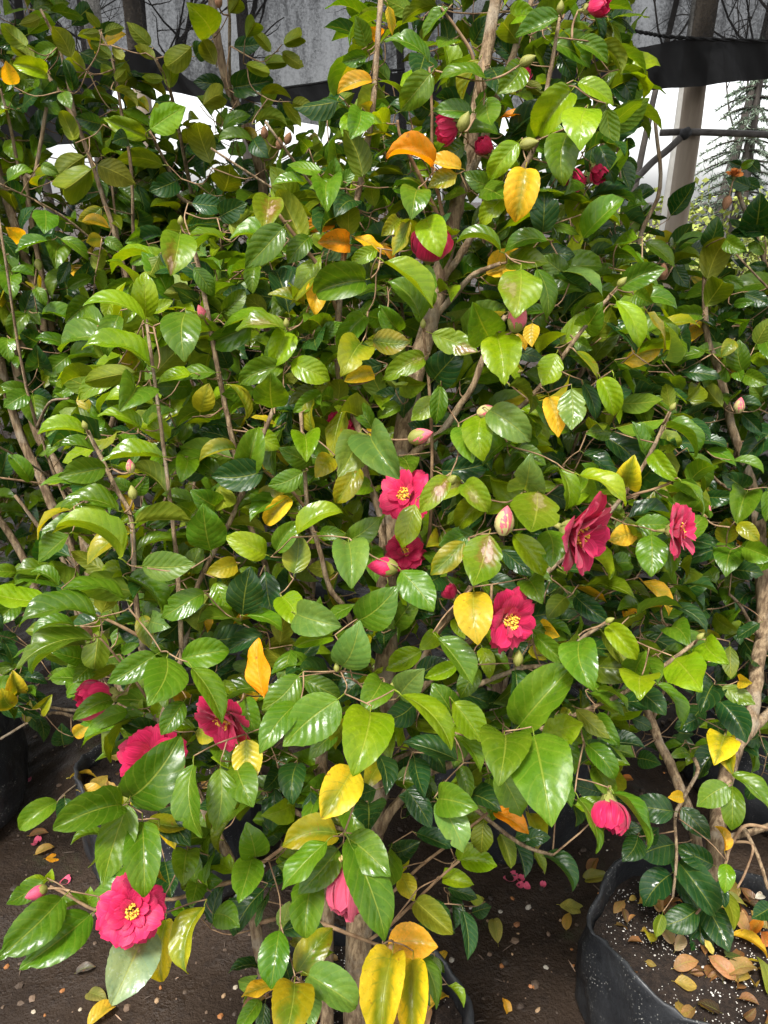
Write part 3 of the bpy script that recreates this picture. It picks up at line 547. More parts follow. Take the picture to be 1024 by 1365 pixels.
# buds: plant, x, y, radius px, axis, style, extra depth
BUDS = [
 ('M', 687, 441, 13, (.1, .8, .3), 'pink', -.06), ('M', 529, 757, 13, (-1, .05, .2), 'opening', 0.0),
 ('M', 670, 712, 13, (.1, 1, .3), 'cream', -.02), ('M', 546, 586, 11, (.9, .3, .3), 'half', .02),
 ('M', 637, 551, 9, (1, .25, .2), 'cream', .02), ('M', 272, 424, 6, (-.3, .9, .2), 'pink', .05),
 ('M', 694, 86, 7, (1, .5, .2), 'green', .0), ('M', 614, 174, 8, (.4, .9, .2), 'green', .0),
 ('M', 694, 194, 8, (1, .2, .3), 'green', 0), ('M', 175, 630, 6, (0, 1, .2), 'cream', .02),
 ('M', 122, 842, 8, (-1, .1, .3), 'dry', 0), ('M', 62, 1184, 9, (-1, .0, .3), 'faded', -.02),
 ('M', 168, 1068, 8, (.8, .7, .3), 'green', 0), ('M', 690, 887, 7, (0, 1, .3), 'green', .02),
 ('M', 598, 644, 6, (.5, .5, .6), 'green', .0), ('M', 746, 18, 5, (.1, 1, 0), 'green', .0),
 ('M', 115, 572, 4, (-.2, 1, .2), 'green', 0), ('M', 122, 395, 0, (0, 1, 0), 'green', 0),
 ('M', 241, 300, 4, (.1, 1, .2), 'green', .02), ('M', 824, 381, 5, (.6, .7, .2), 'green', .0),
 ('M', 894, 547, 4, (.4, .9, .2), 'green', .0), ('M', 930, 852, 4, (.5, .8, .2), 'green', .0),
 ('M', 808, 829, 4, (.7, .5, .2), 'green', .0), ('M', 564, 437, 4, (0, 1, .2), 'green', .0),
 ('M', 382, 436, 4, (0, 1, .2), 'green', .0), ('M', 449, 895, 4, (0, 1, .2), 'green', .0),
 ('M', 520, 925, 5, (.2, 1, .2), 'green', .0), ('M', 178, 665, 6, (0, 1, .1), 'green', -.02),
 ('L', 134, 446, 6, (0, 1, .3), 'half', 0.0), ('L', 50, 346, 5, (0, -1, .3), 'green', 0.0),
 ('B', 373, 199, 5, (0, .9, .3), 'dry', 0), ('B', 382, 191, 5, (.4, .9, .3), 'dry', 0),
 ('B', 353, 184, 5, (0, .9, .3), 'dry', 0), ('B', 292, 10, 5, (0, 1, .3), 'dry', -.01),
 ('R', 939, 690, 6, (.2, 1, .3), 'cream', 0), ('R', 984, 550, 7, (0, 1, .3), 'cream', .02),
 ('K', 815, 266, 7, (-.3, 1, .3), 'half', 0), ('K', 882, 372, 7, (0, 1, .3), 'dry', 0),
 ('Q', 972, 262, 6, (-.2, -1, .3), 'dry', 0),
]
# ------------------------------------------------------------------ leaf shapes
def leaf_proto(seed, nl=24, nw=6, serr=0.010):
    r = np.random.default_rng(seed)
    bend = math.radians(r.uniform(18, 92)) * (1 if r.random() > .12 else -0.4)
    fold = math.radians(r.uniform(8, 36)); dome = r.uniform(-.03, .07)
    twist = math.radians(r.normal(0, 12))
    wave, wph = r.uniform(0, 0.038), r.uniform(0, 6.28)
    asym = r.normal(0, 0.05)
    skew = r.normal(0, 0.06)
    pk = r.uniform(0.39, 0.49)
    vs = np.linspace(0, 1, nl + 1)
    prof = vs ** (0.92 * pk / (1 - pk)) * (1 - vs) ** 0.92
    prof = prof / prof.max()
    tip = np.clip((vs - 0.82) / 0.18, 0, 1)
    prof *= 1 - 0.35 * np.sin(tip * math.pi) * 0.6
    # centre line
    ang = bend * (vs - 0.5) * 1.0 + math.radians(r.uniform(0, 25)) * np.maximum(vs - .8, 0) * 5
    cy = np.concatenate([[0], np.cumsum(np.cos((ang[1:] + ang[:-1]) / 2))]) / nl
    cz = np.concatenate([[0], np.cumsum(-np.sin((ang[1:] + ang[:-1]) / 2))]) / nl
    ch = math.atan2(cz[-1], cy[-1]); L = math.hypot(cy[-1], cz[-1])
    cy, cz = (cy * math.cos(-ch) - cz * math.sin(-ch)) / L, (cy * math.sin(-ch) + cz * math.cos(-ch)) / L
    ang = ang + ch
    bites = [(r.choice([-1, 1]), r.uniform(.15, .9), r.uniform(.12, .4), r.uniform(.02, .05)) for _ in range(r.integers(1, 3))] if seed % 4 == 0 else []
    if seed % 7 == 3: fold = math.radians(r.uniform(40, 55))
    V, UV, F = [], [], []
    for i, v in enumerate(vs):
        for j in range(nw + 1):
            u = j / nw * 2 - 1
            hw = 0.5 * prof[i] * (1 + asym * (1 if u > 0 else -1))
            if abs(u) == 1 and 0 < i < nl:
                hw *= 1 + serr * (1 if i % 2 else -1) + r.normal(0, 0.007)
            for sg_, v0, am, wd_ in bites:
                if u * sg_ > .6: hw *= 1 - am * math.exp(-((v - v0) / wd_) ** 2)
            x = u * hw
            lift = abs(x) * math.tan(fold) * (1 - 0.35 * abs(u)) - dome * prof[i] * u * u * abs(u) + wave * abs(u) ** 2 * math.sin(v * 13 + wph + (2 if u > 0 else 0))
            tw = twist * (v - .3)
            x, lift = x * math.cos(tw) - lift * math.sin(tw), x * math.sin(tw) * 0.55 + lift * math.cos(tw)
            x += skew * math.sin(v * math.pi)
            V.append((x, cy[i] + lift * math.sin(ang[i]), cz[i] + lift * math.cos(ang[i])))
            UV.append((0.5 + u / 2, v))
    q = nw + 1
    for i in range(nl):
        for j in range(nw):
            F.append((i * q + j, i * q + j + 1, (i + 1) * q + j + 1, (i + 1) * q + j))
    # stalk of the leaf
    P = np.array([[0, 0.03, 0.002], [0, -0.05, 0.006], [0, -0.12, -0.02]])
    tv, tf, tuv = tube(P, [0.012, 0.013, 0.016], 5)
    k = len(V)
    V = np.vstack([np.array(V), tv])
    UV = np.vstack([np.array(UV), np.tile([0.5, 0.02], (len(tv), 1))])
    F += [tuple(i + k for i in f) for f in tf]
    return V, F, UV

HI = [leaf_proto(100 + i) for i in range(22)]
LO = [leaf_proto(300 + i, 6, 4) for i in range(10)]
HI_ME = [mesh('leaf', v, f, [M['fresh']], uv, np.ones((len(v), 3))) for v, f, uv in HI]
LO_ME = [mesh('leaf', v, f, [M['fresh']], uv, np.ones((len(v), 3))) for v, f, uv in LO]

CLS = {  # colour class: material, colour, patch amount, label
 'g': ('fresh', (.058, .128, .006), 1, None), 'l': ('fresh', (.124, .214, .004), 1, None),
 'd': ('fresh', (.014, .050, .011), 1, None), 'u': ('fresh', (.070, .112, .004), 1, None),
 'p': ('fresh', (.084, .155, .030), 1, None), 'P': ('blotched', (.16, .22, .12), .8, 'grey green torn leaf'),
 'y': ('turning', (.46, .30, .014), .55, 'yellow leaf'), 'o': ('turning', (.52, .21, .006), .15, 'orange leaf'),
 'm': ('turning', (.19, .19, .006), .85, 'yellowing green leaf'), 'Y': ('turning', (.42, .35, .012), .75, 'yellow and green leaf'),
 'b': ('blotched', (.105, .165, .006), 1, 'green leaf with a bleached patch'), 's': ('blotched', (.10, .165, .006), .35, 'green leaf with a faint brown patch'),
 'k': ('blotched', (.45, .28, .02), 1, 'yellow leaf with brown patches'),
}
def jitter(c, a=.16):
    b = math.exp(rng.normal(0, a))
    return (c[0] * b * math.exp(rng.normal(0, .08)), c[1] * b, c[2] * b * math.exp(rng.normal(0, .15)))

YF = {'M': ([-20, 0, 150, 400, 700, 1035, 1380], [1.06, 1.05, 1.0, .92, .80, .66, .62]),
      'L': ([0, 600, 1000, 1100], [1.40, 1.28, 1.15, 1.05]), 'B': ([0, 400], [1.40, 1.45]),
      'K': ([100, 700], [1.38, 1.38]), 'R': ([250, 500, 850, 1080, 1250], [1.32, 1.22, 1.02, .88, .84]), 'Q': ([200, 500], [1.45, 1.45])}
YT = {'M': ([-20, 150, 400, 700, 1000, 1240, 1380], [1.17, 1.12, 1.06, .97, .86, .77, .735]),
      'L': ([0, 700, 1180], [1.62, 1.46, 1.31]), 'B': ([0, 500], [1.60, 1.75]), 'K': ([100, 600], [1.55, 1.50]),
      'R': ([250, 850, 1080, 1190], [1.45, 1.20, 1.02, .965]), 'Q': ([200, 600], [1.6, 1.62])}
def fY(p, py): return float(np.interp(py, *YF[p]))
def tY(p, py): return float(np.interp(py, *YT[p]))

def frame(yax, zax):
    y = nrm(yax); x = nrm(cross(y, zax)); z = cross(x, y)
    return x, y, z

class Nodes:
    def __init__(s): s.a, s.n = np.zeros((4096, 3)), 0
    def __iadd__(s, pts):
        pts = np.asarray(pts)
        if s.n + len(pts) > len(s.a): s.a = np.vstack([s.a, np.zeros_like(s.a)])
        s.a[s.n:s.n + len(pts)] = pts; s.n += len(pts)
        return s
    def arr(s): return s.a[:s.n]

class Plant:
    def __init__(s, name, label, base, group):
        s.base = np.array(base, float)
        s.root = tag(empty(name, base), label, 'camellia', group)
        s.nodes, s.leaves, s.tw = Nodes(), [], MB()
        s.count = {}
    def stem(s, kind, P, r0, r1, sides=8):
        Q = catmull(P, 5)
        w_ = np.linspace(0, 1, len(Q))
        Q = Q + rng.normal(0, 1, Q.shape) * (0.05 * (r0 + (r1 - r0) * w_))[:, None]
        R = r0 + (r1 - r0) * w_ ** 0.8
        v, f, uv = tube(Q, R, sides, jit=0.06)
        obj(kind, mesh(kind, v - s.base, f, [M['bark'] if r0 > 0.0035 else M['twig']], uv), s.root)
        s.nodes += [q for q in Q]
    def attach(s, p, d=None, r=0.0008):
        """grow a thin shoot from the nearest wood to p"""
        A = s.nodes.arr()
        dist = np.linalg.norm(A - p, axis=1) + 0.35 * np.maximum(A[:, 2] - p[2], 0) + 0.3 * np.maximum(p[1] - A[:, 1], 0)
        dist = dist + (dist < 0.006) * 0.0
        i = int(np.argmin(dist)); a = A[i]
        L = np.linalg.norm(a - p)
        if L < 0.004:
            return
        mid = (a + p) / 2 + np.array([0, 0, -0.10 * L]) + rng.normal(0, .03 * L, 3)
        if d is not None:
            mid = mid * .8 + (p - nrm(d) * L * .45) * .2
        Q = catmull([a, mid, p], 3)
        rr = r * (1 + min(L / .15, .9))
        v, f, uv = tube(Q, np.linspace(rr, r, len(Q)), 5)
        s.tw.add(v, f, uv)
        s.nodes += [Q[2], Q[4], p]
    def leaf(s, pos, yax, zax, L, W, cls, rank, shade=1.0):
        x, y, z = frame(yax, zax)
        m = np.eye(4)
        m[:3, 0] = x * W; m[:3, 1] = y * L; m[:3, 2] = z * L; m[:3, 3] = pos
        c = jitter(CLS[cls][1], .13)
        s.leaves.append((rank, m, cls, c))
    def hand_leaf(s, pl, bx, by, tx, ty, w_, cls):
        La = math.hypot(tx - bx, ty - by); a = w_ / La
        asp, phi, rho = min(max(a, .42), .66), 0.0, 0.0
        Lt = La
        if a > .66:
            Lt = min(w_ / .62, La * 2.2); phi = math.acos(min(1, La / Lt)); asp = w_ / Lt
        elif a < .42:
            asp = .50; rho = min(math.acos(a / asp), 1.25)
        else:
            rho = rng.uniform(-.25, .25); phi = rng.uniform(-.15, .3)
        my = (by + ty) / 2
        Y = fY(pl, my) + rng.uniform(-.008, .022)
        Y += min(max((66 - Lt) * .0028, -.04), .10) if pl == 'M' else rng.uniform(-.03, .06)
        if cls in 'd': Y += .05
        if cls in 'uo': Y += .02
        pb, pt = at(bx, by, Y), at((bx + tx) / 2, my, Y)
        t = (pb - CAMP) @ FWD
        view = nrm(CAMP - pt)
        e = (at(tx, ty, Y) - pb); e = nrm(e - view * (e @ view))
        side = cross(e, view)
        y = e * math.cos(phi) + view * math.sin(phi)
        n0 = nrm(view - y * (view @ y))
        best = None
        for sg in (1, -1):
            n = n0 * math.cos(rho) + cross(y, n0) * math.sin(rho) * sg
            if cls == 'u': n = -n
            sc = n[2] - .15 * n[1]
            if best is None or sc > best[0]: best = (sc, n)
        n = best[1]
        L = 1.03 * Lt * t / FPX; W = 1.05 * asp * L
        pos = pb
        s.leaf(pos, y, n, L, W, cls, 1e6 + Lt if pl in 'M' else 1e5 + Lt)
        s.attach(pos - nrm(y) * L * .12 - n * L * .02, y)
    def flush(s, limit=290):
        s.leaves.sort(key=lambda q: -q[0])
        stuff = {}
        for k, (rank, m, cls, c) in enumerate(s.leaves):
            mat, _, al, lab = CLS[cls]
            if k < limit:
                o = D.objects.new('leaf', (HI_ME if rank > 5e4 else LO_ME)[rng.integers(len(HI_ME) if rank > 5e4 else len(LO_ME))])
                COL.objects.link(o)
                o.parent = s.root
                mm = m.copy(); mm[:3, 3] -= s.base
                o.matrix_basis = Matrix(mm.tolist())
                o.color = (*c, al)
                if mat != 'fresh':
                    o.material_slots[0].link = 'OBJECT'
                    o.material_slots[0].material = M[mat]
                if lab: o['label'] = lab
            else:
                b = stuff.setdefault('foliage', MB())
                v, f, uv = LO[rng.integers(len(LO))]
                b.add(v @ m[:3, :3].T + m[:3, 3], f, uv, c, {'fresh': 0, 'turning': 1, 'blotched': 2}[mat])
        for b in stuff.values():
            o = b.build('foliage', [M['fresh'], M['turning'], M['blotched']], s.root, s.base)
            o.color = (1, 1, 1, .5)
            tag(o, kind='stuff')
        o = s.tw.build('twigs', [M['twig']], s.root, s.base)
        if o: tag(o, kind='stuff')

# ------------------------------------------------------------------ flowers and buds
def petal_proto(seed, cup, curl, aspect, bulge=None):
    bulge = cup if bulge is None else bulge
    r = np.random.default_rng(seed)
    nl, nw = 8, 8
    V, UV, F = [], [], []
    ph = r.uniform(0, 6.28)
    for i in range(nl + 1):
        v = i / nl
        hw = 0.5 * aspect * (math.sin(min(v / .68, 1) * math.pi / 2) ** .8 * .86 + .14) if v < .68 else 0.5 * aspect * math.sqrt(max(0, 1 - ((v - .68) / .345) ** 2.2))
        for j in range(nw + 1):
            u = j / nw * 2 - 1
            y = v - 0.05 * (1 - abs(u)) ** 2 * (v > .9) + .02 * math.sin(u * 7 + ph) * v
            z = bulge * (v - v * v) * 1.2 - curl * max(v - .55, 0) ** 2 * 2.2 + .30 * cup * u * u * hw * 2 + .022 * math.sin(u * 5 + ph + v * 3) * v + r.normal(0, .004)
            V.append((u * hw, y, -z if False else z)); UV.append((j / nw, v))
    for i in range(nl):
        for j in range(nw):
            a = i * (nw + 1) + j
            F.append((a, a + 1, a + nw + 2, a + nw + 1))
    return mesh('petal', V, F, [M['petal']], UV)
PET = {'flat': [petal_proto(i, .10, .30, .80) for i in range(4)], 'cup': [petal_proto(10 + i, .42, -.30, .92, -.75) for i in range(4)],
       'wrap': [petal_proto(40 + i, .75, -.12, .95, -.30) for i in range(4)],
       'slim': [petal_proto(30 + i, .40, -.22, .74, -.38) for i in range(4)],
       'small': [petal_proto(20 + i, .35, .1, .62) for i in range(3)]}

FORMS = {  # rings: count, tilt from the axis in degrees, petal length, shape, distance along the axis
 'double': [(8, 84, 1.0, 'flat', 0), (8, 70, .90, 'flat', .05), (8, 56, .78, 'flat', .08), (6, 42, .60, 'small', .10)],
 'open': [(7, 74, 1.0, 'flat', 0), (6, 55, .92, 'flat', .05), (4, 36, .7, 'small', .07)],
 'side': [(7, 66, 1.0, 'flat', 0), (6, 47, .98, 'flat', .05), (4, 30, .75, 'small', .07)],
 'cup': [(7, 40, 1.0, 'cup', 0), (6, 28, .96, 'cup', .05), (4, 16, .8, 'cup', .08)],
 'closed': [(5, 34, 1.0, 'slim', 0), (5, 20, .98, 'slim', .05), (3, 10, .9, 'slim', .06)],
 'withered': [(6, 62, 1.0, 'small', 0), (6, 38, .9, 'small', .05), (5, 16, .8, 'small', .1)],
 'wilted': [(5, 10, 1.25, 'wrap', 0), (3, 4, 1.3, 'wrap', .03)],
}
def bud_mesh(mats, fm, seed):
    r = np.random.default_rng(seed)
    b = MB()
    v, f = [], []
    nr, ns = 9, 12
    for i in range(nr + 1):
        t = i / nr
        rad = .62 * math.sin(math.pi * min(1, .06 + .94 * t) ** .85) ** .8 * (1 - .12 * t) + .02
        for k in range(ns):
            a = 6.2832 * k / ns + t * .9
            q = rad * (1 + .07 * math.sin(3 * a) * math.sin(t * 3.1) + .05 * math.sin(5 * a + 2))
            v.append((q * math.cos(a), t * 1.9, q * math.sin(a)))
    for i in range(nr):
        for k in range(ns):
            f.append((i * ns + k, i * ns + (k + 1) % ns, (i + 1) * ns + (k + 1) % ns, (i + 1) * ns + k))
    f.append(tuple(range(nr * ns, nr * ns + ns)))
    uv = [(0.5 + .5 * math.sin(i), (i // ns) / nr) for i in range(len(v))]
    b.add(v, f, uv, m=0)
    # overlapping scales
    for q in range(7):
        a0 = q * 2.4 + r.uniform(-.2, .2); h = fm * (.55 + .5 * (q % 3) / 2) * 1.9
        sv = []
        for i in range(5):
            t = i / 4
            yy = h * t
            tt = yy / 1.9
            rad = .62 * math.sin(math.pi * min(1, .06 + .94 * tt) ** .85) ** .8 * (1 - .12 * tt) + .06 - .03 * t
            wd = .75 * math.sqrt(max(0, 1 - t ** 2.2)) + .02
            for j in (-1, -.5, 0, .5, 1):
                sv.append((rad * math.cos(a0 + wd * j), yy - .02, rad * math.sin(a0 + wd * j)))
        sf = [(i * 5 + j, i * 5 + j + 1, (i + 1) * 5 + j + 1, (i + 1) * 5 + j) for i in range(4) for j in range(4)]
        b.add(sv, sf, [(0.5, .5)] * len(sv), m=1)
    return mesh('bud', np.concatenate(b.v), b.f, mats, np.concatenate(b.uv), None, b.m)
BUD = {'pink': bud_mesh([M['bud_pink'], M['bud_green']], .45, 1), 'half': bud_mesh([M['bud_pink'], M['bud_green']], .72, 2),
       'green': bud_mesh([M['bud_green'], M['bud_green']], 1.0, 3), 'cream': bud_mesh([M['bud_pink'], M['bud_cream']], .95, 4),
       'dry': bud_mesh([M['dry'], M['dry']], .9, 5), 'opening': bud_mesh([M['petal'], M['bud_green']], .5, 6),
       'faded': bud_mesh([M['petal_pale'], M['bud_green']], .55, 7), 'orange': bud_mesh([M['dry_orange'], M['dry']], .35, 8)}
BUDLAB = {'pink': 'round pink bud', 'half': 'bud showing pink', 'green': 'small green bud', 'cream': 'cream and pink bud', 'dry': 'dry brown bud',
          'opening': 'opening crimson bud', 'faded': 'faded pink bud', 'orange': 'withered orange brown bloom'}
FLAB = {'double': 'fully open crimson pink double flower', 'open': 'open crimson flower with yellow stamens', 'side': 'open crimson flower seen from the side',
        'cup': 'half open drooping crimson flower', 'closed': 'partly opened crimson flower', 'wilted': 'wilted pink closed flower hanging down', 'withered': 'withered orange bloom'}

def view_axis(pos, ax):
    v = nrm(CAMP - pos); r = nrm(cross(v, [0, 0, 1])) * -1
    r = nrm(cross([0, 0, 1], v)); u = cross(v, r)
    return nrm(r * ax[0] + u * ax[1] + v * ax[2])

def add_flower(pl, pk, px, py, rpx, ax, form, dz, ray=None):
    Y = fY(pk, py) + dz
    pos = at(px, py, Y)
    R = rpx * ((pos - CAMP) @ FWD) / FPX
    A = view_axis(pos, ax)
    R *= {'cup': 1.3, 'closed': 1.25, 'wilted': 1.1}.get(form, 1.0)
    if form in ('double', 'open'):
        pos = pos - A * R * .25
    U = nrm(cross(A, [.3, .2, 1])); W = cross(A, U)
    # green cup under the bloom: the flower object itself
    b = MB()
    for k in range(6):
        a = k * 1.047
        d = U * math.cos(a) + W * math.sin(a)
        q = []
        for i in range(4):
            t = i / 3
            c0 = d * (.10 + .20 * t) + A * (-.16 + .34 * t ** 1.6)
            tn = cross(A, d)
            wd = .17 * math.sin(.5 + t * 2.4)
            q += [(c0 - tn * wd) * R, (c0 + d * .03) * R, (c0 + tn * wd) * R]
        b.add(np.array(q), [(i * 3 + j, i * 3 + j + 1, i * 3 + j + 4, i * 3 + j + 3) for i in range(3) for j in range(2)])
    v, f, uv = tube([-A * R * .45, -A * R * .1, A * R * .04], [.06 * R, .09 * R, .14 * R], 7)
    b.add(v, f, uv)
    fo = b.build('flower', [M['sepal']], pl.root)
    fo.location = tuple(pos - pl.base)
    fo['label'] = FLAB[form]
    dark = 1.0
    for ri, (n, tilt, ln, shp, h) in enumerate(FORMS[form]):
        for k in range(n):
            a = 6.2832 * (k + .5 * (ri % 2) + rng.normal(0, .07)) / n + ri * .3
            d = U * math.cos(a) + W * math.sin(a)
            ti = math.radians(tilt + rng.normal(0, 6))
            y = d * math.sin(ti) + A * math.cos(ti)
            z = A * math.sin(ti) - d * math.cos(ti)
            z = nrm(z + cross(y, z) * rng.normal(0, .18))
            x, y, z = frame(y, z)
            L = R * ln * math.exp(rng.normal(0, .05))
            m = np.eye(4)
            m[:3, 0], m[:3, 1], m[:3, 2] = x * L, y * L, z * L
            m[:3, 3] = A * R * h + d * R * .06
            o = D.objects.new('petal', PET[shp][rng.integers(len(PET[shp]))])
            COL.objects.link(o); o.parent = fo
            o.matrix_basis = Matrix(m.tolist())
            g = math.exp(rng.normal(0, .1))
            o.color = (g, g, g, 1)
            if form == 'wilted':
                o.material_slots[0].link = 'OBJECT'; o.material_slots[0].material = M['petal_pale']
            if form == 'withered':
                o.material_slots[0].link = 'OBJECT'; o.material_slots[0].material = M['dry_orange']
    if form in ('double', 'open', 'side'):
        b = MB()
        for k in range(80 if form != 'double' else 60):
            a = rng.uniform(0, 6.28); s_ = rng.uniform(0, 1) ** .6 * (.20 if form != 'double' else .16)
            d = U * math.cos(a) + W * math.sin(a)
            p0 = d * s_ * .5 * R + A * R * .03
            p1 = d * s_ * 1.25 * R + A * R * rng.uniform(.26, .46)
            v, f, uv = tube([p0, (p0 + p1) / 2 + d * .01 * R, p1], [.012 * R, .011 * R, .010 * R], 4)
            b.add(v, f, uv, m=0)
            v, f, uv = tube([p1 - A * .02 * R, p1 + A * .02 * R + d * .02 * R, p1 + A * .06 * R], [.022 * R, .034 * R, .012 * R], 5)
            b.add(v, f, uv, m=1)
        so = b.build('stamens', [M['filament'], M['anther']], fo)
    pl.attach(pos - A * R * .42, A, .0014)

def add_bud(pl, pk, px, py, rpx, ax, style, dz):
    if rpx <= 0: return
    Y = fY(pk, py) + dz
    pos = at(px, py, Y)
    R = rpx * ((pos - CAMP) @ FWD) / FPX / .62
    A = view_axis(pos, ax)
    x, y, z = frame(A, [.2, .9, .3])
    m = np.eye(4); m[:3, 0], m[:3, 1], m[:3, 2] = x * R, y * R, z * R
    m[:3, 3] = pos - pl.base
    o = D.objects.new('bud', BUD[style]); COL.objects.link(o); o.parent = pl.root
    o.matrix_basis = Matrix(m.tolist()); o['label'] = BUDLAB[style]
    o.color = (1.5, .55, .1, 1) if style == 'orange' else (1, 1, 1, 1)
    pl.attach(pos + A * R * .1, A, .0012)
# ------------------------------------------------------------------ ground
def soil_material():
    m, n, p, out = newmat('wet_soil')
    L = n.links
    tc = n.nodes.new('ShaderNodeTexCoord'); P = tc.outputs['Object']
    a = noise(n, P, 2.2, 6, .6); b = noise(n, P, 38, 5, .65); c_ = noise(n, P, 160, 3)
    c = mixc(n, ramp(n, a, .35, .68), (.017, .0105, .0065), (.030, .019, .012))
    c = mixc(n, ramp(n, b, .45, .72, 0, .7), c, (.012, .008, .006))
    c = mixc(n, ramp(n, c_, .64, .74, 0, .5), c, (.09, .065, .045))
    g = mth(n, 'MULTIPLY', ramp(n, noise(n, P, 5, 3), .58, .7), ramp(n, b, .4, .6, 0, .5))
    c = mixc(n, g, c, (.030, .036, .014))
    L.new(c, p.inputs['Base Color'])
    L.new(ramp(n, noise(n, P, 7, 4), .35, .65, .42, .85), p.inputs['Roughness'])
    p.inputs['Specular IOR Level'].default_value = .16
    h = mth(n, 'ADD', mth(n, 'MULTIPLY', b, 1.0), mth(n, 'MULTIPLY', c_, .45))
    L.new(bump(n, h, .9, .010).outputs[0], p.inputs['Normal'])
    return m
M['soil'] = soil_material()

def hnoise(x, y):
    h = 0
    for (kx, ky, a, ph) in HN:
        h = h + a * np.sin(kx * x + ky * y + ph)
    return h
HN = [(rng.normal(0, k), rng.normal(0, k), .010 / (1 + k * .16), rng.uniform(0, 6.28)) for k in (2, 3, 5, 8, 12, 18, 26, 34, 44, 60, 75) for _ in range(3)]
g = np.concatenate([-np.geomspace(80, 1.5, 22), np.linspace(-1.45, 1.45, 146), np.geomspace(1.5, 80, 22)])
gx, gy = np.meshgrid(g, g + .9)
fall = np.where((np.abs(gx) > 1.5) | (np.abs(gy - .9) > 1.5), .3, 1.0)
gz = hnoise(gx, gy) * fall
nv = len(g)
GV = np.stack([gx.ravel(), gy.ravel(), gz.ravel()], 1)
ii, jj = np.meshgrid(np.arange(nv - 1), np.arange(nv - 1), indexing='ij')
a0 = (ii * nv + jj).ravel()
GF = np.stack([a0, a0 + 1, a0 + nv + 1, a0 + nv], 1).tolist()
tag(obj('ground', mesh('ground', GV, GF, [M['soil']])), 'dark wet soil floor of the nursery', 'ground', kind='structure')
def gz_at(x, y): return float(hnoise(np.array(x), np.array(y)))
def ground_at(px, py, dz=0.0):
    dx, dy = (px - CX) / FPX, (CY - py) / FPX
    d = FWD + dx * RIGHT + dy * UP
    z = 0.0
    for _ in range(3):
        p = CAMP + d * ((CAM_Z - z) / -d[2])
        z = gz_at(p[0], p[1]) + dz
    return p

# stones, chips and crumbs on the soil
M['litter'] = simple('litter_crumb', (.75, .75, .75), (1, 1, 1), 60, .7, .3, .001, vcol=True)
def stone(r):
    t = (1 + 5 ** .5) / 2
    v = np.array([(-1, t, 0), (1, t, 0), (-1, -t, 0), (1, -t, 0), (0, -1, t), (0, 1, t), (0, -1, -t), (0, 1, -t), (t, 0, -1), (t, 0, 1), (-t, 0, -1), (-t, 0, 1)]) / 1.9
    f = [(0, 11, 5), (0, 5, 1), (0, 1, 7), (0, 7, 10), (0, 10, 11), (1, 5, 9), (5, 11, 4), (11, 10, 2), (10, 7, 6), (7, 1, 8), (3, 9, 4), (3, 4, 2), (3, 2, 6), (3, 6, 8), (3, 8, 9), (4, 9, 5), (2, 4, 11), (6, 2, 10), (8, 6, 7), (9, 8, 1)]
    v = v * (1 + rng.normal(0, .13, v.shape)) * np.array([1, rng.uniform(.6, 1), rng.uniform(.35, .7)]) * r
    a = rng.uniform(0, 6.28); c, s_ = math.cos(a), math.sin(a)
    return v @ np.array([[c, s_, 0], [-s_, c, 0], [0, 0, 1]]), f
lit = MB()
cols = [(.50, .20, .06), (.55, .36, .20), (.62, .52, .38), (.40, .17, .07), (.26, .17, .11), (.66, .60, .50), (.10, .07, .05), (.07, .05, .035), (.16, .11, .075)]
for k in range(2600):
    x, y = rng.uniform(-1.3, 1.3), rng.uniform(.55, 2.6)
    big = rng.random() < .05
    r = rng.uniform(.003, .0065) if big else rng.uniform(.0012, .004)
    v, f = stone(r)
    c = cols[rng.integers(6)] if (big and rng.random() < .75) else np.array(cols[(4, 6, 7, 8)[rng.integers(4)]]) * .5
    if k % 4 == 0 and not big: r *= 2.6; v, f = stone(r)
    lit.add(v + [x, y, gz_at(x, y) + r * .15], f, None, np.array(c) * rng.uniform(.7, 1.15))
for (px, py, r, c) in [(704, 1210, .0085, 5), (667, 1216, .0065, 5), (683, 1198, .006, 0), (628, 1210, .006, 5), (650, 1228, .004, 1), (669, 1288, .0055, 0), (683, 1272, .004, 1), (689, 1233, .009, 3), (712, 1316, .005, 0),
                       (717, 1347, .006, 1), (728, 1290, .006, 5), (602, 1280, .007, 5), (83, 1321, .006, 0), (9, 1289, .006, 0), (45, 1349, .006, 2), (214, 1317, .005, 0), (209, 1334, .006, 1), (107, 1346, .005, 2), (294, 1355, .007, 0),
                       (298, 1328, .006, 1), (314, 1316, .006, 2), (60, 1354, .004, 0), (691, 1245, .004, 1), (762, 1266, .004, 0), (764, 1288, .005, 0), (747, 1227, .004, 1)]:
    v, f = stone(r); p = ground_at(px, py)
    lit.add(v + p + [0, 0, r * .2], f, None, np.array(cols[c]) * .5)
for k in range(260):                       # bark splinters
    x, y = rng.uniform(-1.2, 1.2), rng.uniform(.55, 2.2)
    a = rng.uniform(0, 6.28); L = rng.uniform(.006, .03)
    p = np.array([x, y, gz_at(x, y) + .002]); d = np.array([math.cos(a), math.sin(a), rng.normal(0, .1)]) * L
    v, f, uv = tube([p - d / 2, p + [0, 0, .001], p + d / 2], [.0006, rng.uniform(.001, .0025), .0005], 4)
    c = np.array(cols[(4, 6, 7, 8)[rng.integers(4)]]) * rng.uniform(.5, 1.2)
    lit.add(v, f, uv, c)
tag(lit.build('soil_litter', [M['litter']], smooth=False), 'small stones and bark crumbs scattered over the soil', 'litter', kind='stuff')

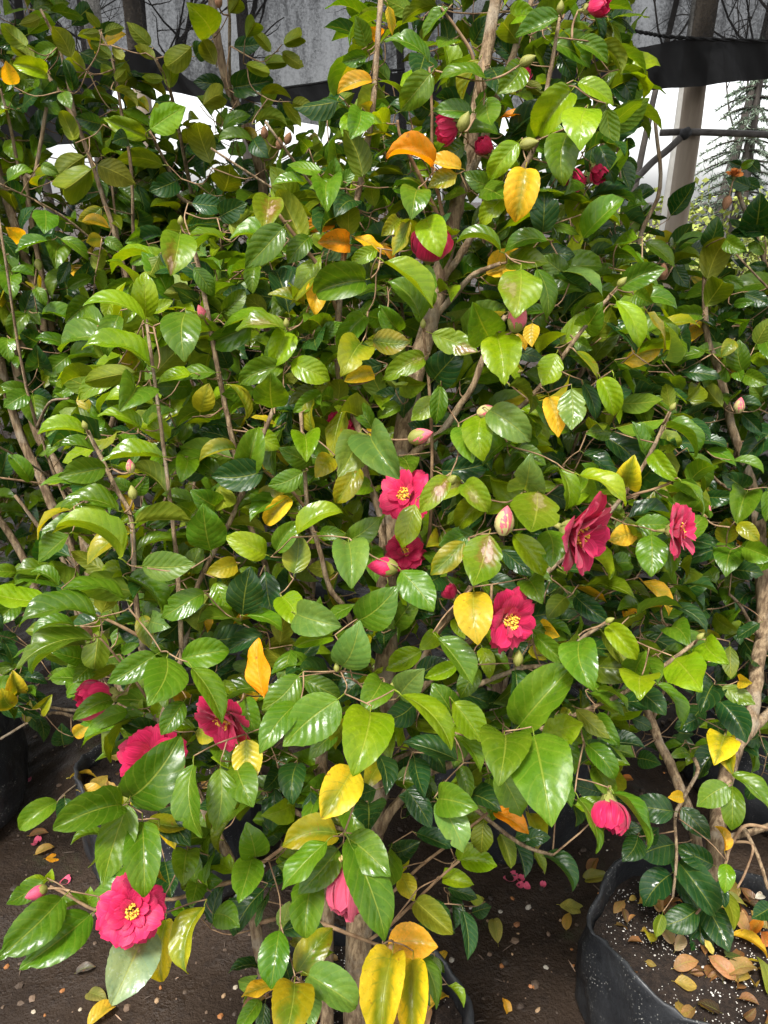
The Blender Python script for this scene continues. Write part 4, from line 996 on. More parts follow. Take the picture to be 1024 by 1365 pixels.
# ------------------------------------------------------------------ fallen leaves and petals
M['fallen'] = leaf_material('leaf_fallen', 'turning', .6)
def fallen_leaf(px, py, L, ang, col, label, dz=0.004, tilt=.15, name='fallen_leaf', p=None, al=.2):
    p = ground_at(px, py, dz) if p is None else p
    me = HI_ME[rng.integers(len(HI_ME))]
    o = obj(name, me)
    y = np.array([math.cos(ang), math.sin(ang), rng.normal(0, tilt)])
    x, y, z = frame(y, [rng.normal(0, tilt), rng.normal(0, tilt), 1])
    m = np.eye(4); m[:3, 0], m[:3, 1], m[:3, 2] = x * L * .55, y * L, z * L; m[:3, 3] = p - y * L * .5
    o.matrix_basis = Matrix(m.tolist()); o.color = (*(q * .75 for q in col), al)
    o.material_slots[0].link = 'OBJECT'; o.material_slots[0].material = M['fallen']
    return tag(o, label, 'leaf', 'fallen leaves')
def fallen_petal(px, py, L, ang, label, col=(1, 1, 1)):
    o = obj('fallen_petal', PET['cup'][rng.integers(4)])
    p = ground_at(px, py, .004)
    y = np.array([math.cos(ang), math.sin(ang), .05]); x, y, z = frame(y, [0, rng.normal(0, .2), 1])
    m = np.eye(4); m[:3, 0], m[:3, 1], m[:3, 2] = x * L, y * L, z * L; m[:3, 3] = p - y * L * .5
    o.matrix_basis = Matrix(m.tolist()); o.color = (*col, 1)
    o.material_slots[0].link = 'OBJECT'; o.material_slots[0].material = M['petal_pale']
    tag(o, label, 'petal', 'fallen petals')
OR, BR, OL, YE, PA = (.70, .30, .012), (.28, .14, .06), (.20, .20, .05), (.62, .44, .04), (.42, .30, .17)
for a in [(74, 1143, .045, .3, OR, 'orange fallen leaf on the soil beside the left grow bag'), (52, 1112, .05, .1, BR, 'dull brown fallen leaf under the pale pink petals at left'),
          (60, 1134, .045, .5, (.42, .28, .08), 'narrow curled tan leaf lying above the orange fallen leaf'), (130, 1328, .055, -.4, OL, 'dull olive fallen leaf at the bottom left'),
          (136, 1355, .06, .9, YE, 'yellow fallen leaf cut by the bottom edge at left'), (115, 1293, .04, .2, (.12, .10, .09), 'dark shrivelled leaf on the soil at bottom left'),
          (199, 1299, .03, .4, OL, 'small pale green leaf fallen below the torn grey leaf'), (661, 1241, .055, 1.6, (.24, .24, .05), 'round olive leaf with a stalk fallen in the middle of the soil'),
          (764, 1211, .06, -.2, (.30, .30, .06), 'pale green fallen leaf beside the right grow bag'), (757, 1228, .04, 1.2, (.36, .22, .04), 'small brown leaf touching the pale green fallen leaf'),
          (637, 1200, .035, .2, (.22, .24, .04), 'small green leaf fallen beside the cream stones'), (674, 1342, .03, 1.9, (.52, .28, .02), 'small upright ochre leaf near the bottom edge'),
          (590, 1276, .035, .9, YE, 'small yellow leaf fallen at the rim of the middle grow bag'), (793, 1155, .05, 1.0, BR, 'brown leaf on the soil behind the right grow bag'),
          (794, 1170, .06, .1, (.22, .22, .03), 'olive yellow leaf leaning on the right grow bag'), (836, 1040, .04, .2, (.45, .16, .03), 'rusty brown leaf far back on the soil')]:
    fallen_leaf(*a)
for a in [(49, 1120, .022, 1.3, 'pale pink petal on the brown leaf at left'), (46, 1124, .018, .2, 'small pink petal beside the pale petal at left'), (87, 1173, .026, .6, 'pink petal alone on the soil below the orange leaf'),
          (38, 1039, .018, .4, 'dim pink petal far back at the left'), (680, 1168, .034, .3, 'large pink petal under the drooping twig'), (694, 1171, .02, 1.0, 'small pink petal right of the large pink petal'),
          (693, 1179, .018, .1, 'flat pale petal under the drooping twig'), (703, 1181, .018, 2.2, 'whitish pink petal under the drooping twig'), (724, 1179, .016, 1.3, 'round pink petal at the right end of the drooping twig')]:
    fallen_petal(*a)

# ------------------------------------------------------------------ grow bags
def bag_material():
    m, n, p, out = newmat('black_bag_plastic')
    L = n.links
    tc = n.nodes.new('ShaderNodeTexCoord'); P = tc.outputs['Object']
    vo = n.nodes.new('ShaderNodeTexVoronoi'); vo.inputs['Scale'].default_value = 210; L.new(P, vo.inputs['Vector'])
    sp = mth(n, 'MULTIPLY', ramp(n, vo.outputs['Distance'], .16, .30, 1, 0), ramp(n, noise(n, P, 16, 3), .44, .62, 0, 1))
    sp = mth(n, 'MULTIPLY', sp, ramp(n, noise(n, P, 190, 1), .42, .58, 0, 1))
    dust = ramp(n, noise(n, P, 9, 5), .4, .75, 0, .5)
    c = mixc(n, dust, (.010, .011, .013), (.045, .047, .050))
    c = mixc(n, mth(n, 'MULTIPLY', sp, .75), c, (.42, .41, .37))
    L.new(c, p.inputs['Base Color'])
    L.new(ramp(n, noise(n, P, 14, 3), .3, .7, .33, .62), p.inputs['Roughness'])
    mp = n.nodes.new('ShaderNodeMapping'); mp.inputs['Scale'].default_value = (1, 1, .35); L.new(P, mp.inputs['Vector'])
    h = mth(n, 'ADD', noise(n, mp.outputs[0], 12, 4), mth(n, 'MULTIPLY', noise(n, P, 70, 3), .25))
    L.new(bump(n, h, .6, .012).outputs[0], p.inputs['Normal'])
    return m
M['bag'] = bag_material()
M['mix'] = simple('potting_mix', (.010, .0065, .005), (.026, .017, .012), 120, .95, .9, .006, 260)
M['perlite'] = simple('perlite', (.40, .38, .35), (.58, .56, .52), 200, .9)

def grow_bag(x, y, r, h, label, seed, pinch=None, perl=0, sy=1.0):
    q = np.random.default_rng(seed)
    root = tag(empty('grow_bag', (x, y, 0)), label, 'grow bag', 'black grow bags')
    ns = 72
    A = np.linspace(0, 6.2832, ns, endpoint=False)
    k = [(q.integers(2, 9), q.uniform(0, 6.28), q.normal(0, .014)) for _ in range(7)]
    wob = sum(a * np.sin(n_ * A + p_) for n_, p_, a in k)
    k = [(q.integers(1, 7), q.uniform(0, 6.28), q.normal(0, .006)) for _ in range(5)]
    rimz = sum(a * np.sin(n_ * A + p_) for n_, p_, a in k)
    if pinch is not None:
        for pa, pd in pinch:
            d = np.angle(np.exp(1j * (A - pa)))
            wob = wob + pd * np.exp(-(d / .16) ** 2); rimz = rimz + .006 * np.exp(-(d / .2) ** 2)
    rings = []
    for t, rr, in ((0, .93), (.02, .99), (.12, 1.03), (.28, 1.05), (.45, 1.06), (.62, 1.045), (.78, 1.02), (.90, 1.0), (.97, .995), (1.0, 1.0)):
        fold = .012 * np.sin(A * 9 + 5 * t + q.uniform(0, .6)) * (1 - t) * t * 2 + q.normal(0, .0025, ns)
        R = r * (rr + wob * (.35 + .65 * t)) + fold
        z = h * t + rimz * t ** 3
        rings.append(np.stack([R * np.cos(A), R * np.sin(A) * sy, z], 1))
    top = rings[-1]
    for dr, dz in ((-.0035, .002), (-.007, -.001), (-.010, -.015), (-.014, -.045), (-.016, -.10)):
        s_ = 1 + dr / r
        rings.append(np.stack([top[:, 0] * s_, top[:, 1] * s_, top[:, 2] + dz], 1))
    V = np.concatenate(rings); F = []
    for i in range(len(rings) - 1):
        for j in range(ns):
            j2 = (j + 1) % ns
            F.append((i * ns + j, i * ns + j2, (i + 1) * ns + j2, (i + 1) * ns + j))
    obj('bag', mesh('bag', V, F, [M['bag']]), root)
    # potting mix
    zs = h - .045
    rr = np.linspace(0, 1, 16)
    SV = [(0, 0, zs)]
    edge = rings[-2]
    er = np.linalg.norm(edge[:, :2], axis=1) * .995
    for s_ in rr[1:]:
        for j in range(ns):
            SV.append((edge[j][0] * s_ * .995, edge[j][1] * s_ * .995, zs + q.normal(0, .0022) + .006 * math.sin(A[j] * 3 + s_ * 5)))
    SF = [(0, 1 + j, 1 + (j + 1) % ns) for j in range(ns)]
    for i in range(14):
        for j in range(ns):
            j2 = (j + 1) % ns
            SF.append((1 + i * ns + j, 1 + (i + 1) * ns + j, 1 + (i + 1) * ns + j2, 1 + i * ns + j2))
    so = obj('potting_soil', mesh('potting_soil', SV, SF, [M['mix']]), root)
    if perl:
        b = MB()                                     # rotting leaf bits on the mix
        for _ in range(70 if sy < 1 else 36):
            a, s_ = q.uniform(0, 6.28), math.sqrt(q.uniform(.02, .9))
            v, f, uv = LO[q.integers(len(LO))]
            y_ = np.array([*q.normal(0, 1, 2), q.normal(0, .25)]); x_, y_, z_ = frame(y_, [q.normal(0, .3), q.normal(0, .3), 1])
            L_ = q.uniform(.018, .042)
            R3 = np.stack([x_ * L_ * .55, y_ * L_, z_ * L_], 1)
            c_ = np.array([(.20, .10, .045), (.11, .06, .03), (.28, .17, .06), (.30, .22, .05), (.06, .035, .02)][q.integers(5)]) * q.uniform(.6, 1.1)
            b.add(v @ R3.T + [s_ * r * .9 * math.cos(a), s_ * r * .9 * math.sin(a) * sy, zs + .010], f, uv, c_)
        lo_ = b.build('leaf_litter', [M['fallen']], so); lo_.color = (1, 1, 1, .1)
        tag(lo_, kind='stuff')
        b = MB()
        for _ in range(perl):
            a, s_ = q.uniform(0, 6.28), math.sqrt(q.uniform(0, .94))
            if math.sin(a * 2.3 + 4 * s_) < -.2 and q.random() < .7: continue
            c = q.uniform(.0006, .0015) * (1.8 if q.random() < .08 else 1)
            v, f = stone(c)
            b.add(v + [s_ * r * .95 * math.cos(a), s_ * r * .95 * math.sin(a) * sy, zs + .006 * math.sin(a * 3 + s_ * 5) + .001], f)
        tag(b.build('perlite', [M['perlite']], so, smooth=False), kind='stuff')
    return root
MAINB, RB, LB, L2B, KB, QB = (-.045, .72), (.588, .905), (-.5, 1.31), (-1.16, 1.45), (.30, 1.48), (1.05, 1.55)
BB, X1, X2, X3 = (-.25, 1.95), (-.95, 2.15), (.5, 2.2), (1.4, 2.3)
grow_bag(*MAINB, .19, .285, 'black grow bag at the bottom edge holding the middle camellia', 1, None, 900)
grow_bag(*RB, .198, .268, 'large speckled black grow bag at the bottom right', 2, [(3.0, .08), (-.3, .04)], 1700, .88)
grow_bag(*LB, .195, .29, 'black grow bag behind the open pink flower at left', 3, None, 300)
grow_bag(*L2B, .20, .30, 'black grow bag cut by the left edge', 4)
grow_bag(*KB, .22, .29, 'black grow bag in shade behind the drooping twig', 5)
grow_bag(*QB, .21, .28, 'black grow bag behind the large speckled bag', 6)
grow_bag(*BB, .2, .28, 'black grow bag in deep shade far behind the trunk', 7)

# dead leaves lying on the mix of the right-hand bag and of the middle bag
def on_bag(px, py, z):
    dx, dy = (px - CX) / FPX, (CY - py) / FPX
    d = FWD + dx * RIGHT + dy * UP
    return CAMP + d * ((z - CAM_Z) / d[2])
zb = .275 - .033
for (px, py, L, ang, col, lab) in [
    (861, 1206, .05, .4, (.45, .33, .07), 'curled yellow leaf on the mix behind the dark hanging leaves'), (880, 1202, .045, 1.2, PA, 'pale tan leaf on the mix next to the curled yellow leaf'),
    (863, 1249, .05, 1.5, (.36, .36, .02), 'lime yellow leaf on the mix near the bag rim'), (897, 1205, .045, .1, BR, 'brown leaf on the mix under the hanging leaves'),
    (888, 1245, .05, 1.8, PA, 'tan folded leaf on the mix right of the lime leaf'), (915, 1286, .055, .15, (.30, .17, .07), 'flat brown leaf in front of the perlite'),
    (982, 1203, .065, .1, (.34, .36, .08), 'pale green leaf on the mix at the dead twig'), (985, 1230, .06, 1.7, (.40, .25, .11), 'upright tan leaf on the mix at right'),
    (998, 1262, .075, -.6, (.60, .40, .02), 'large bright yellow leaf on the mix at the right edge'), (1008, 1236, .05, .6, (.62, .22, .02), 'orange leaf on the mix at the right edge'),
    (1015, 1252, .05, 1.3, (.42, .14, .03), 'rust red leaf above the large bright yellow leaf'), (962, 1290, .06, 2.3, (.38, .20, .10), 'brown curled leaf at the front of the mix'),
    (990, 1296, .07, .2, (.32, .22, .09), 'withered olive brown leaf behind the bag rim'), (1016, 1300, .07, 1.5, (.22, .26, .03), 'green leaf standing against the bag rim'),
    (978, 1274, .06, .5, (.06, .10, .03), 'dark green leaf flat on the mix'), (1000, 1286, .05, -.2, (.58, .46, .02), 'yellow leaf between brown ones at the rim'),
    (1012, 1195, .03, .5, (.60, .55, .45), 'pale chip of a leaf on the mix at right'), (843, 1224, .02, .5, (.5, .25, .1), 'small orange brown leaf piece on the mix'),
    (905, 1255, .045, .9, PA, 'pale curled leaf beside the tan folded leaf'), (945, 1262, .03, 1.9, (.6, .5, .1), 'tiny yellow leaf piece on the mix')]:
    fallen_leaf(0, 0, L * .85, ang, col, lab, p=on_bag(px, py, zb + rng.uniform(0, .012)), tilt=.35)
for (px, py, L, ang, col, lab) in [
    (583, 1340, .05, .6, (.60, .42, .04), 'yellow leaf on the mix of the middle bag'), (566, 1352, .055, 1.6, (.30, .17, .09), 'brown leaf standing in the middle bag'),
    (535, 1355, .06, .2, (.48, .30, .12), 'tan leaf at the trunk of the middle camellia'), (548, 1362, .05, 2.2, (.55, .38, .05), 'ochre leaf in the middle bag at the bottom edge'),
    (345, 1350, .06, 1.1, (.20, .11, .06), 'brown shrivelled leaf at the left rim of the middle bag')]:
    fallen_leaf(0, 0, L, ang, col, lab, p=on_bag(px, py, .255), tilt=.4)
for (px, py, L, ang, col, lab) in [(112, 1038, .06, .3, (.50, .38, .04), 'yellow leaf at the back of the left bag'), (133, 1042, .06, 1.3, (.40, .30, .06), 'yellow leaf standing in the left bag'),
    (122, 1058, .055, .0, (.55, .36, .03), 'deep yellow leaf in the left bag'), (146, 1056, .055, 2.0, (.48, .32, .10), 'tan yellow leaf at the right of the left bag')]:
    fallen_leaf(0, 0, L, ang, col, lab, p=on_bag(px, py, .27), tilt=.4)

# ------------------------------------------------------------------ far side: shade net, posts, pipe, trees
def net_material(name, lo, hi):
    m, n, p, out = newmat(name)
    L = n.links
    tc = n.nodes.new('ShaderNodeTexCoord'); P = tc.outputs['Object']
    mp = n.nodes.new('ShaderNodeMapping'); mp.inputs['Scale'].default_value = (1, 1, .22); L.new(P, mp.inputs['Vector'])
    a = mth(n, 'ADD', mth(n, 'MULTIPLY', noise(n, P, 95, 3, .7), .35), mth(n, 'MULTIPLY', noise(n, mp.outputs[0], 6, 5, .65), .65))
    p.inputs['Base Color'].default_value = (.009, .009, .010, 1)
    p.inputs['Roughness'].default_value = .8
    tr = n.nodes.new('ShaderNodeBsdfTransparent')
    mx = n.nodes.new('ShaderNodeMixShader')
    L.new(ramp(n, a, .34, .66, lo, hi), mx.inputs[0])
    L.new(tr.outputs[0], mx.inputs[1]); L.new(p.outputs[0], mx.inputs[2]); L.new(mx.outputs[0], out.inputs['Surface'])
    return m
M['net'] = net_material('shade_net_weave', .83, .992)
M['net2'] = net_material('shade_net_doubled', .955, .995)
M['cord'] = simple('black_cord', (.012, .012, .013), (.03, .03, .03), 80, .6)
NY = 4.2
def net_sheet(name, hem, top, mat, Y, off):
    """hanging cloth between two lines given at photograph pixels on a plane Y metres away; folds run down it"""
    xs = np.linspace(hem[0][0], hem[-1][0], 90)
    hy = np.interp(xs, [h[0] for h in hem], [h[1] for h in hem])
    ty_ = np.interp(xs, [h[0] for h in top], [h[1] for h in top])
    V, F = [], []
    nz = 14
    for k, x in enumerate(xs):
        for i in range(nz + 1):
            t = i / nz
            p = at(x, hy[k] + (ty_[k] - hy[k]) * t, Y)
            fold = .05 * math.sin(x * .031 + off) + .025 * math.sin(x * .083 + t * 2 + off) + .012 * math.sin(x * .21 + t * 5)
            V.append(p + np.array([0, fold * (1 - .5 * t), 0]))
    for k in range(len(xs) - 1):
        for i in range(nz):
            a = k * (nz + 1) + i
            F.append((a, a + nz + 1, a + nz + 2, a + 1))
    return mesh(name, V, F, [mat])
HEM = [(-260, 205), (130, 190), (146, 150), (152, 108), (240, 122), (330, 150), (400, 163), (460, 172), (560, 178), (700, 150), (800, 116), (870, 118), (940, 114), (1024, 104), (1300, 80)]
TOP = [(-260, -190), (1300, -190)]
nr_ = tag(empty('shade_net', (0, NY, 1.9)), 'grey see-through shade net hanging behind the plants', 'shade net')
def child(name, me, par):
    o = obj(name, me, par); o.location = -par.location; return o
child('net_sheet', net_sheet('net_sheet', HEM, TOP, M['net'], NY, 0), nr_)
child('net_overlap', net_sheet('net_overlap', [(h[0], h[1] + .8) for h in HEM if h[0] >= 700], [(700, 60), (815, 64), (860, 62), (905, 52), (1024, 55), (1300, 60)], M['net2'], NY - .09, 0), nr_)
child('net_overlap', net_sheet('net_overlap', [(-260, 206), (130, 191), (146, 151), (152, 109), (240, 123), (300, 141), (330, 151)], [(-260, 150), (60, 120), (130, 80), (200, 60), (250, 105), (330, 140)], M['net2'], NY - .09, 1), nr_)
child('net_overlap', net_sheet('net_overlap', [(330, 136), (420, 142), (520, 140), (700, 120)], [(330, 126), (420, 112), (480, 100), (700, 90)], M['net2'], NY - .09, 2), nr_)
# unseen net roof added to shade the back rows, open towards the front
RV, RF = [], []
nx_, ny_ = 60, 40
zt = at(512, -190, NY)[2]
for i in range(nx_ + 1):
    x = -3.4 + 6.8 * i / nx_
    e = np.interp(x, [-3.4, -.7, .2, 3.4], [1.22, 1.14, .79, .67])
    for j in range(ny_ + 1):
        t = j / ny_
        y = NY - .02 + (e - NY) * t
        RV.append((x, y, zt - .02 - .22 * t - .09 * math.sin(t * math.pi) - .035 * math.sin(x * 4 + t * 3) * t + .02 * math.sin(x * 9 + t * 11) * t))
for i in range(nx_):
    for j in range(ny_):
        a = i * (ny_ + 1) + j
        RF.append((a, a + ny_ + 1, a + ny_ + 2, a + 1))
child('added_net_roof', mesh('added_net_roof', RV, RF, [M['net']]), nr_)
cp = catmull([at(x, y, NY - .14) for x, y in [(690, 30), (770, 33), (815, 36), (860, 44), (905, 50), (1024, 55), (1300, 62)]], 24)
cv = MB()
for ph in (0, math.pi):
    q = np.array([p + .0045 * np.array([0, math.cos(i * .8 + ph), math.sin(i * .8 + ph)]) for i, p in enumerate(cp)])
    cv.add(*tube(q, .005, 6))
o = cv.build('cord', [M['cord']]); o.parent = nr_; o.location = -nr_.location
cp = catmull([at(x, y, NY - .14) for x, y in [(330, 126), (380, 117), (430, 110), (480, 99), (540, 92)]], 10)
o = obj('cord', mesh('cord', *tube(cp, .006, 6)[:2], [M['cord']]), nr_); o.location = -nr_.location

M['post'] = simple('weathered_post', (.20, .155, .11), (.34, .285, .22), 9, .85, .5, .006, 60, stretch=(1, 1, .15))
M['white_post'] = simple('pale_post', (.36, .35, .32), (.48, .47, .44), 8, .7, .3, .003, 50)
M['pipe'] = simple('grey_pipe', (.06, .052, .047), (.12, .11, .10), 20, .55, .3, .002, 80)
def post(px, Y, r, z1, mat, label, name, lean=0.0):
    p = at(px, 230, Y)
    z = np.linspace(-.05, z1, 9)
    P = np.array([[p[0] + lean * (q - p[2]) + .004 * math.sin(q * 5), Y, q] for q in z])
    v, f, uv = tube(P, np.linspace(r * 1.05, r * .95, 9), 14, jit=.02)
    return tag(obj(name, mesh(name, v, f, [mat], uv)), label, 'post')
post(911, 4.5, .058, 2.8, M['post'], 'thick weathered wooden post right of the camellias', 'wooden_post', -.01)
post(897, 4.9, .034, 3.4, M['white_post'], 'slim whitish post just left of the thick wooden post', 'pale_post')
post(202, 5.0, .05, 3.4, M['post'], 'wooden post seen through the gap under the net at left', 'wooden_post')
post(152, 4.6, .05, 2.4, M['white_post'], 'pale post at the edge of the net at far left', 'pale_post')
pr = tag(empty('metal_pipe', at(914, 178, 4.35)), 'bent grey pipe joined at the wooden post', 'pipe')
pb_ = np.array(pr.location)
def pipe(P, r, nm):
    v, f, uv = tube(catmull(P, 6), r, 10); obj(nm, mesh(nm, v - pb_, f, [M['pipe']], uv), pr)
pipe([at(880, 177, 4.37), at(915, 176, 4.36), at(960, 177, 4.36), at(1100, 182, 4.35), at(1400, 188, 4.35)], .017, 'rail')
pipe([at(913, 178, 4.32), at(890, 200, 4.32), at(870, 216, 4.32), at(840, 245, 4.32), at(770, 300, 4.32)], .018, 'brace')
v, f, uv = tube([at(908, 184, 4.32), at(912, 179, 4.32), at(920, 174, 4.32)], [.02, .03, .022], 10); obj('coupler', mesh('coupler', v - pb_, f, [M['cord']], uv), pr)

# bare trees beyond the net
M['farbark'] = simple('far_bark', (.028, .024, .020), (.06, .05, .042), 6, .9)
def bare_tree(px, Y, r, lean, label, seed):
    q = np.random.default_rng(seed)
    p = at(px, 240, Y); x0 = p[0]
    root = tag(empty('bare_tree', (x0, Y, 0)), label, 'tree', 'bare trees beyond the net')
    H = 6.5
    T = np.array([[lean * z * .1 + .06 * math.sin(z * .9 + seed), .05 * math.sin(z + seed), z] for z in np.linspace(-.1, H, 14)])
    obj('trunk', mesh('trunk', *tube(T, np.linspace(r, r * .35, 14) * .75, 10)[:2], [M['farbark']]), root)
    b = MB()
    def grow(p0, d, L, rr, lev):
        n_ = 6; P = [p0]
        for i in range(n_):
            d = nrm(d + q.normal(0, .16, 3) + np.array([0, 0, .05]))
            P.append(P[-1] + d * L / n_)
        b.add(*tube(np.array(P), np.linspace(rr, rr * .4, n_ + 1), 5))
        if lev < 3:
            for _ in range(4 if lev < 2 else 3):
                i = q.integers(1, n_ + 1)
                grow(P[i], nrm(d + q.normal(0, .6, 3)), L * q.uniform(.4, .65), rr * .5, lev + 1)
    for k in range(5):
        z = q.uniform(2.3, 5.2); a = q.uniform(0, 6.28)
        i = int((z + .1) / (H + .1) * 13)
        grow(T[i], nrm([math.cos(a), math.sin(a), q.uniform(.4, 1.3)]), q.uniform(1.1, 2.0), r * .2, 1)
    tag(b.build('crown', [M['farbark']], root), kind='stuff')
for i, (px, Y, r, ln, lab) in enumerate([(60, 7.5, .07, .3, 'bare tree behind the net at far left'), (148, 6.8, .06, -.2, 'slim bare trunk left of the tall camellia shoot'), (200, 6.2, .11, .1, 'broad dark trunk behind the net left of the tall shoot'),
                                      (330, 6.4, .10, .0, 'dark bare trunk right of the tall camellia shoot'), (450, 8.5, .06, .8, 'bare branching tree behind the pale middle of the net'),
                                      (535, 7.0, .06, 0, 'bare trunk behind the net at the top middle'), (600, 7.8, .09, -.1, 'bare trunk hidden behind the middle camellia top'), (838, 7.5, .05, .9, 'leaning bare tree behind the net at upper right'),
                                      (975, 8.5, .06, .2, 'forked bare tree behind the net above the conifer'), (955, 8.2, .07, .9, 'thin leaning tree behind the net at right')]):
    bare_tree(px, Y + 2.6, r * 1.3, ln, lab, 40 + i)

# conifer and far shrub at the right
M['needle'] = simple('conifer_needles_hazed', (.12, .17, .12), (.20, .25, .18), 3, .8)  # needle colour lightened to stand in for haze
M['farleaf'] = simple('far_shrub_leaf', (.20, .25, .04), (.36, .40, .09), 5, .7)
def conifer(px, Y, H, label, seed):
    q = np.random.default_rng(seed)
    p = at(px, 200, Y)
    root = tag(empty('conifer', (p[0], Y, 0)), label, 'tree')
    v, f, uv = tube([[0, 0, -.1], [.03, 0, H * .5], [0, 0, H]], [.09, .06, .01], 8); obj('trunk', mesh('trunk', v, f, [M['farbark']]), root)
    V, F = [], []
    wood = MB()
    for z in np.arange(.5, H - .1, .08):
        R = (H - z) * .30 + .12
        for k in range(7):
            a = q.uniform(0, 6.28); L = R * q.uniform(.6, 1.1)
            d = np.array([math.cos(a), math.sin(a), 0])
            P = np.array([d * L * t + np.array([0, 0, z + .10 * L * t - .42 * L * t * t]) for t in np.linspace(0, 1, 6)])
            wood.add(*tube(P, np.linspace(.012, .003, 6), 4))
            for _ in range(int(260 * L) + 16):
                t = q.uniform(.12, 1); c = d * L * t + np.array([0, 0, z + .10 * L * t - .42 * L * t * t])
                sd_ = nrm(d * .6 + q.normal(0, .6, 3) + [0, 0, -.25]); ln = q.uniform(.025, .06)
                n_ = nrm(cross(sd_, q.normal(0, 1, 3))) * .0045
                i = len(V); V += [c - n_, c + n_, c + sd_ * ln]; F.append((i, i + 1, i + 2))
    tag(wood.build('limbs', [M['farbark']], root), kind='stuff')
    tag(obj('crown', mesh('crown', V, F, [M['needle']], smooth=False), root), kind='stuff')
conifer(995, 7.0, 2.75, 'haze-pale conifer with drooping boughs at the upper right edge', 5)
def shrub(px, Y, z0, z1, R, label, mat, seed, n_=2600, ls=.045):
    q = np.random.default_rng(seed)
    p = at(px, 300, Y)
    root = tag(empty('shrub', (p[0], Y, 0)), label, 'shrub')
    w_ = MB()
    for k in range(7):
        a = q.uniform(0, 6.28); w_.add(*tube(catmull([[0, 0, 0], [.15 * math.cos(a), .15 * math.sin(a), z1 * .4], [R * .6 * math.cos(a), R * .6 * math.sin(a), z1 * .85]], 4), np.linspace(.02, .005, 9), 5))
    tag(w_.build('stems', [M['farbark']], root), kind='stuff')
    V, F = [], []
    cl = [(q.normal(0, R * .45), q.normal(0, R * .35), q.uniform(z0, z1)) for _ in range(46)]
    for k in range(n_):
        c = np.array(cl[q.integers(len(cl))]) + q.normal(0, .11, 3)
        y = nrm(q.normal(0, 1, 3)); x = nrm(cross(y, q.normal(0, 1, 3)))
        l = ls * q.uniform(.6, 1.3); i = len(V)
        V += [c, c + y * l * .5 + x * l * .3, c + y * l, c + y * l * .5 - x * l * .3]; F.append((i, i + 1, i + 2, i + 3))
    tag(obj('crown', mesh('crown', V, F, [mat], smooth=False), root), kind='stuff')
shrub(940, 5.2, .3, 1.36, .55, 'light green shrub beyond the wooden post', M['farleaf'], 8)
shrub(1030, 5.6, .3, 1.28, .55, 'light green shrub under the conifer', M['farleaf'], 9)
shrub(870, 6.3, .3, 1.3, .6, 'light green shrub far left of the wooden post', M['farleaf'], 10)
# ------------------------------------------------------------------ camellias
GRP = 'camellias in grow bags'
PL = {'M': Plant('camellia', 'large flowering camellia filling the middle of the picture', (MAINB[0], MAINB[1], .24), GRP),
      'L': Plant('camellia', 'tall leafy camellia with bare lower stems at the left', (LB[0], LB[1], .24), GRP),
      'B': Plant('camellia', 'tall camellia shoot standing against the grey net', (BB[0], BB[1], .23), GRP),
      'K': Plant('camellia', 'dark leafy camellia left of the wooden post', (KB[0], KB[1], .24), GRP),
      'R': Plant('camellia', 'glossy dark camellia growing in the speckled bag at right', (RB[0], RB[1], .23), GRP),
      'Q': Plant('camellia', 'camellia with a withered orange bloom at the right edge', (QB[0], QB[1], .23), GRP),
      'W': Plant('camellia', 'camellia at the far left edge behind the bare stems', (L2B[0], L2B[1], .25), GRP),
      'X': Plant('camellia', 'shaded camellia in the back row at the left', (X1[0], X1[1], 0), GRP),
      'Z': Plant('camellia', 'shaded camellia in the back row behind the flowers', (X2[0], X2[1], 0), GRP),
      'V': Plant('camellia', 'shaded camellia in the back row at the right edge', (X3[0], X3[1], 0), GRP)}

for line in STEMS.strip().splitlines():
    head, *pts = line.split('|')
    pk, kind, r0, r1, s0, s1 = head.split()
    pts = np.array([[float(q) for q in p.split()] for p in pts])
    seg = np.concatenate([[0], np.cumsum(np.hypot(*np.diff(pts, axis=0).T))]); seg /= seg[-1]
    P = []
    for (x, y), s_ in zip(pts, seg):
        k = float(s0) + (float(s1) - float(s0)) * s_
        P.append(at(x, y, tY(pk, y) * (1 - k) + (fY(pk, y) + .03) * k))
    sc = ((P[0] - CAMP) @ FWD) / FPX
    if kind == 'trunk' and pk in 'LBKQ':                     # down to the bag
        b = PL[pk].base + np.array([rng.uniform(-.05, .05), rng.uniform(-.04, .04), 0])
        P = [b] + [p for p in P if p[2] > b[2] + .15]
    if kind == 'trunk' and pk in 'MR':
        P[0][2] = min(P[0][2], PL[pk].base[2] - .01)
    PL[pk].stem(kind, P, float(r0) * sc, float(r1) * sc * 1.05, 12 if float(r0) > 6 else 8)

def grow_stems(pl, n, h0, h1, spread, seed, r=.009):
    q = np.random.default_rng(seed)
    for k in range(n):
        a = q.uniform(0, 6.28); H = q.uniform(h0, h1); s_ = spread * q.uniform(.35, 1)
        d = np.array([math.cos(a), math.sin(a), 0])
        P = [pl.base + d * .02, pl.base + d * s_ * .25 + [0, 0, (H - pl.base[2]) * .35], pl.base + d * s_ * .7 + [*q.normal(0, .03, 2), (H - pl.base[2]) * .7], pl.base + d * s_ + [*q.normal(0, .05, 2), H - pl.base[2]]]
        pl.stem('trunk' if k < 2 else 'branch', P, r * q.uniform(.6, 1.1), .002)
        Q = catmull(P, 5)
        for _ in range(3):
            i = q.integers(5, 14); b = q.uniform(0, 6.28)
            dd = np.array([math.cos(b), math.sin(b), q.uniform(.4, 1.2)]) * q.uniform(.12, .3)
            pl.stem('branch', [Q[i], Q[i] + dd * .5 + [0, 0, .02], Q[i] + dd], .0036, .0015, 6)
grow_stems(PL['W'], 6, 1.2, 1.7, .4, 1)
grow_stems(PL['X'], 6, 1.3, 1.8, .5, 2)
grow_stems(PL['Z'], 7, 1.0, 1.5, .5, 3)
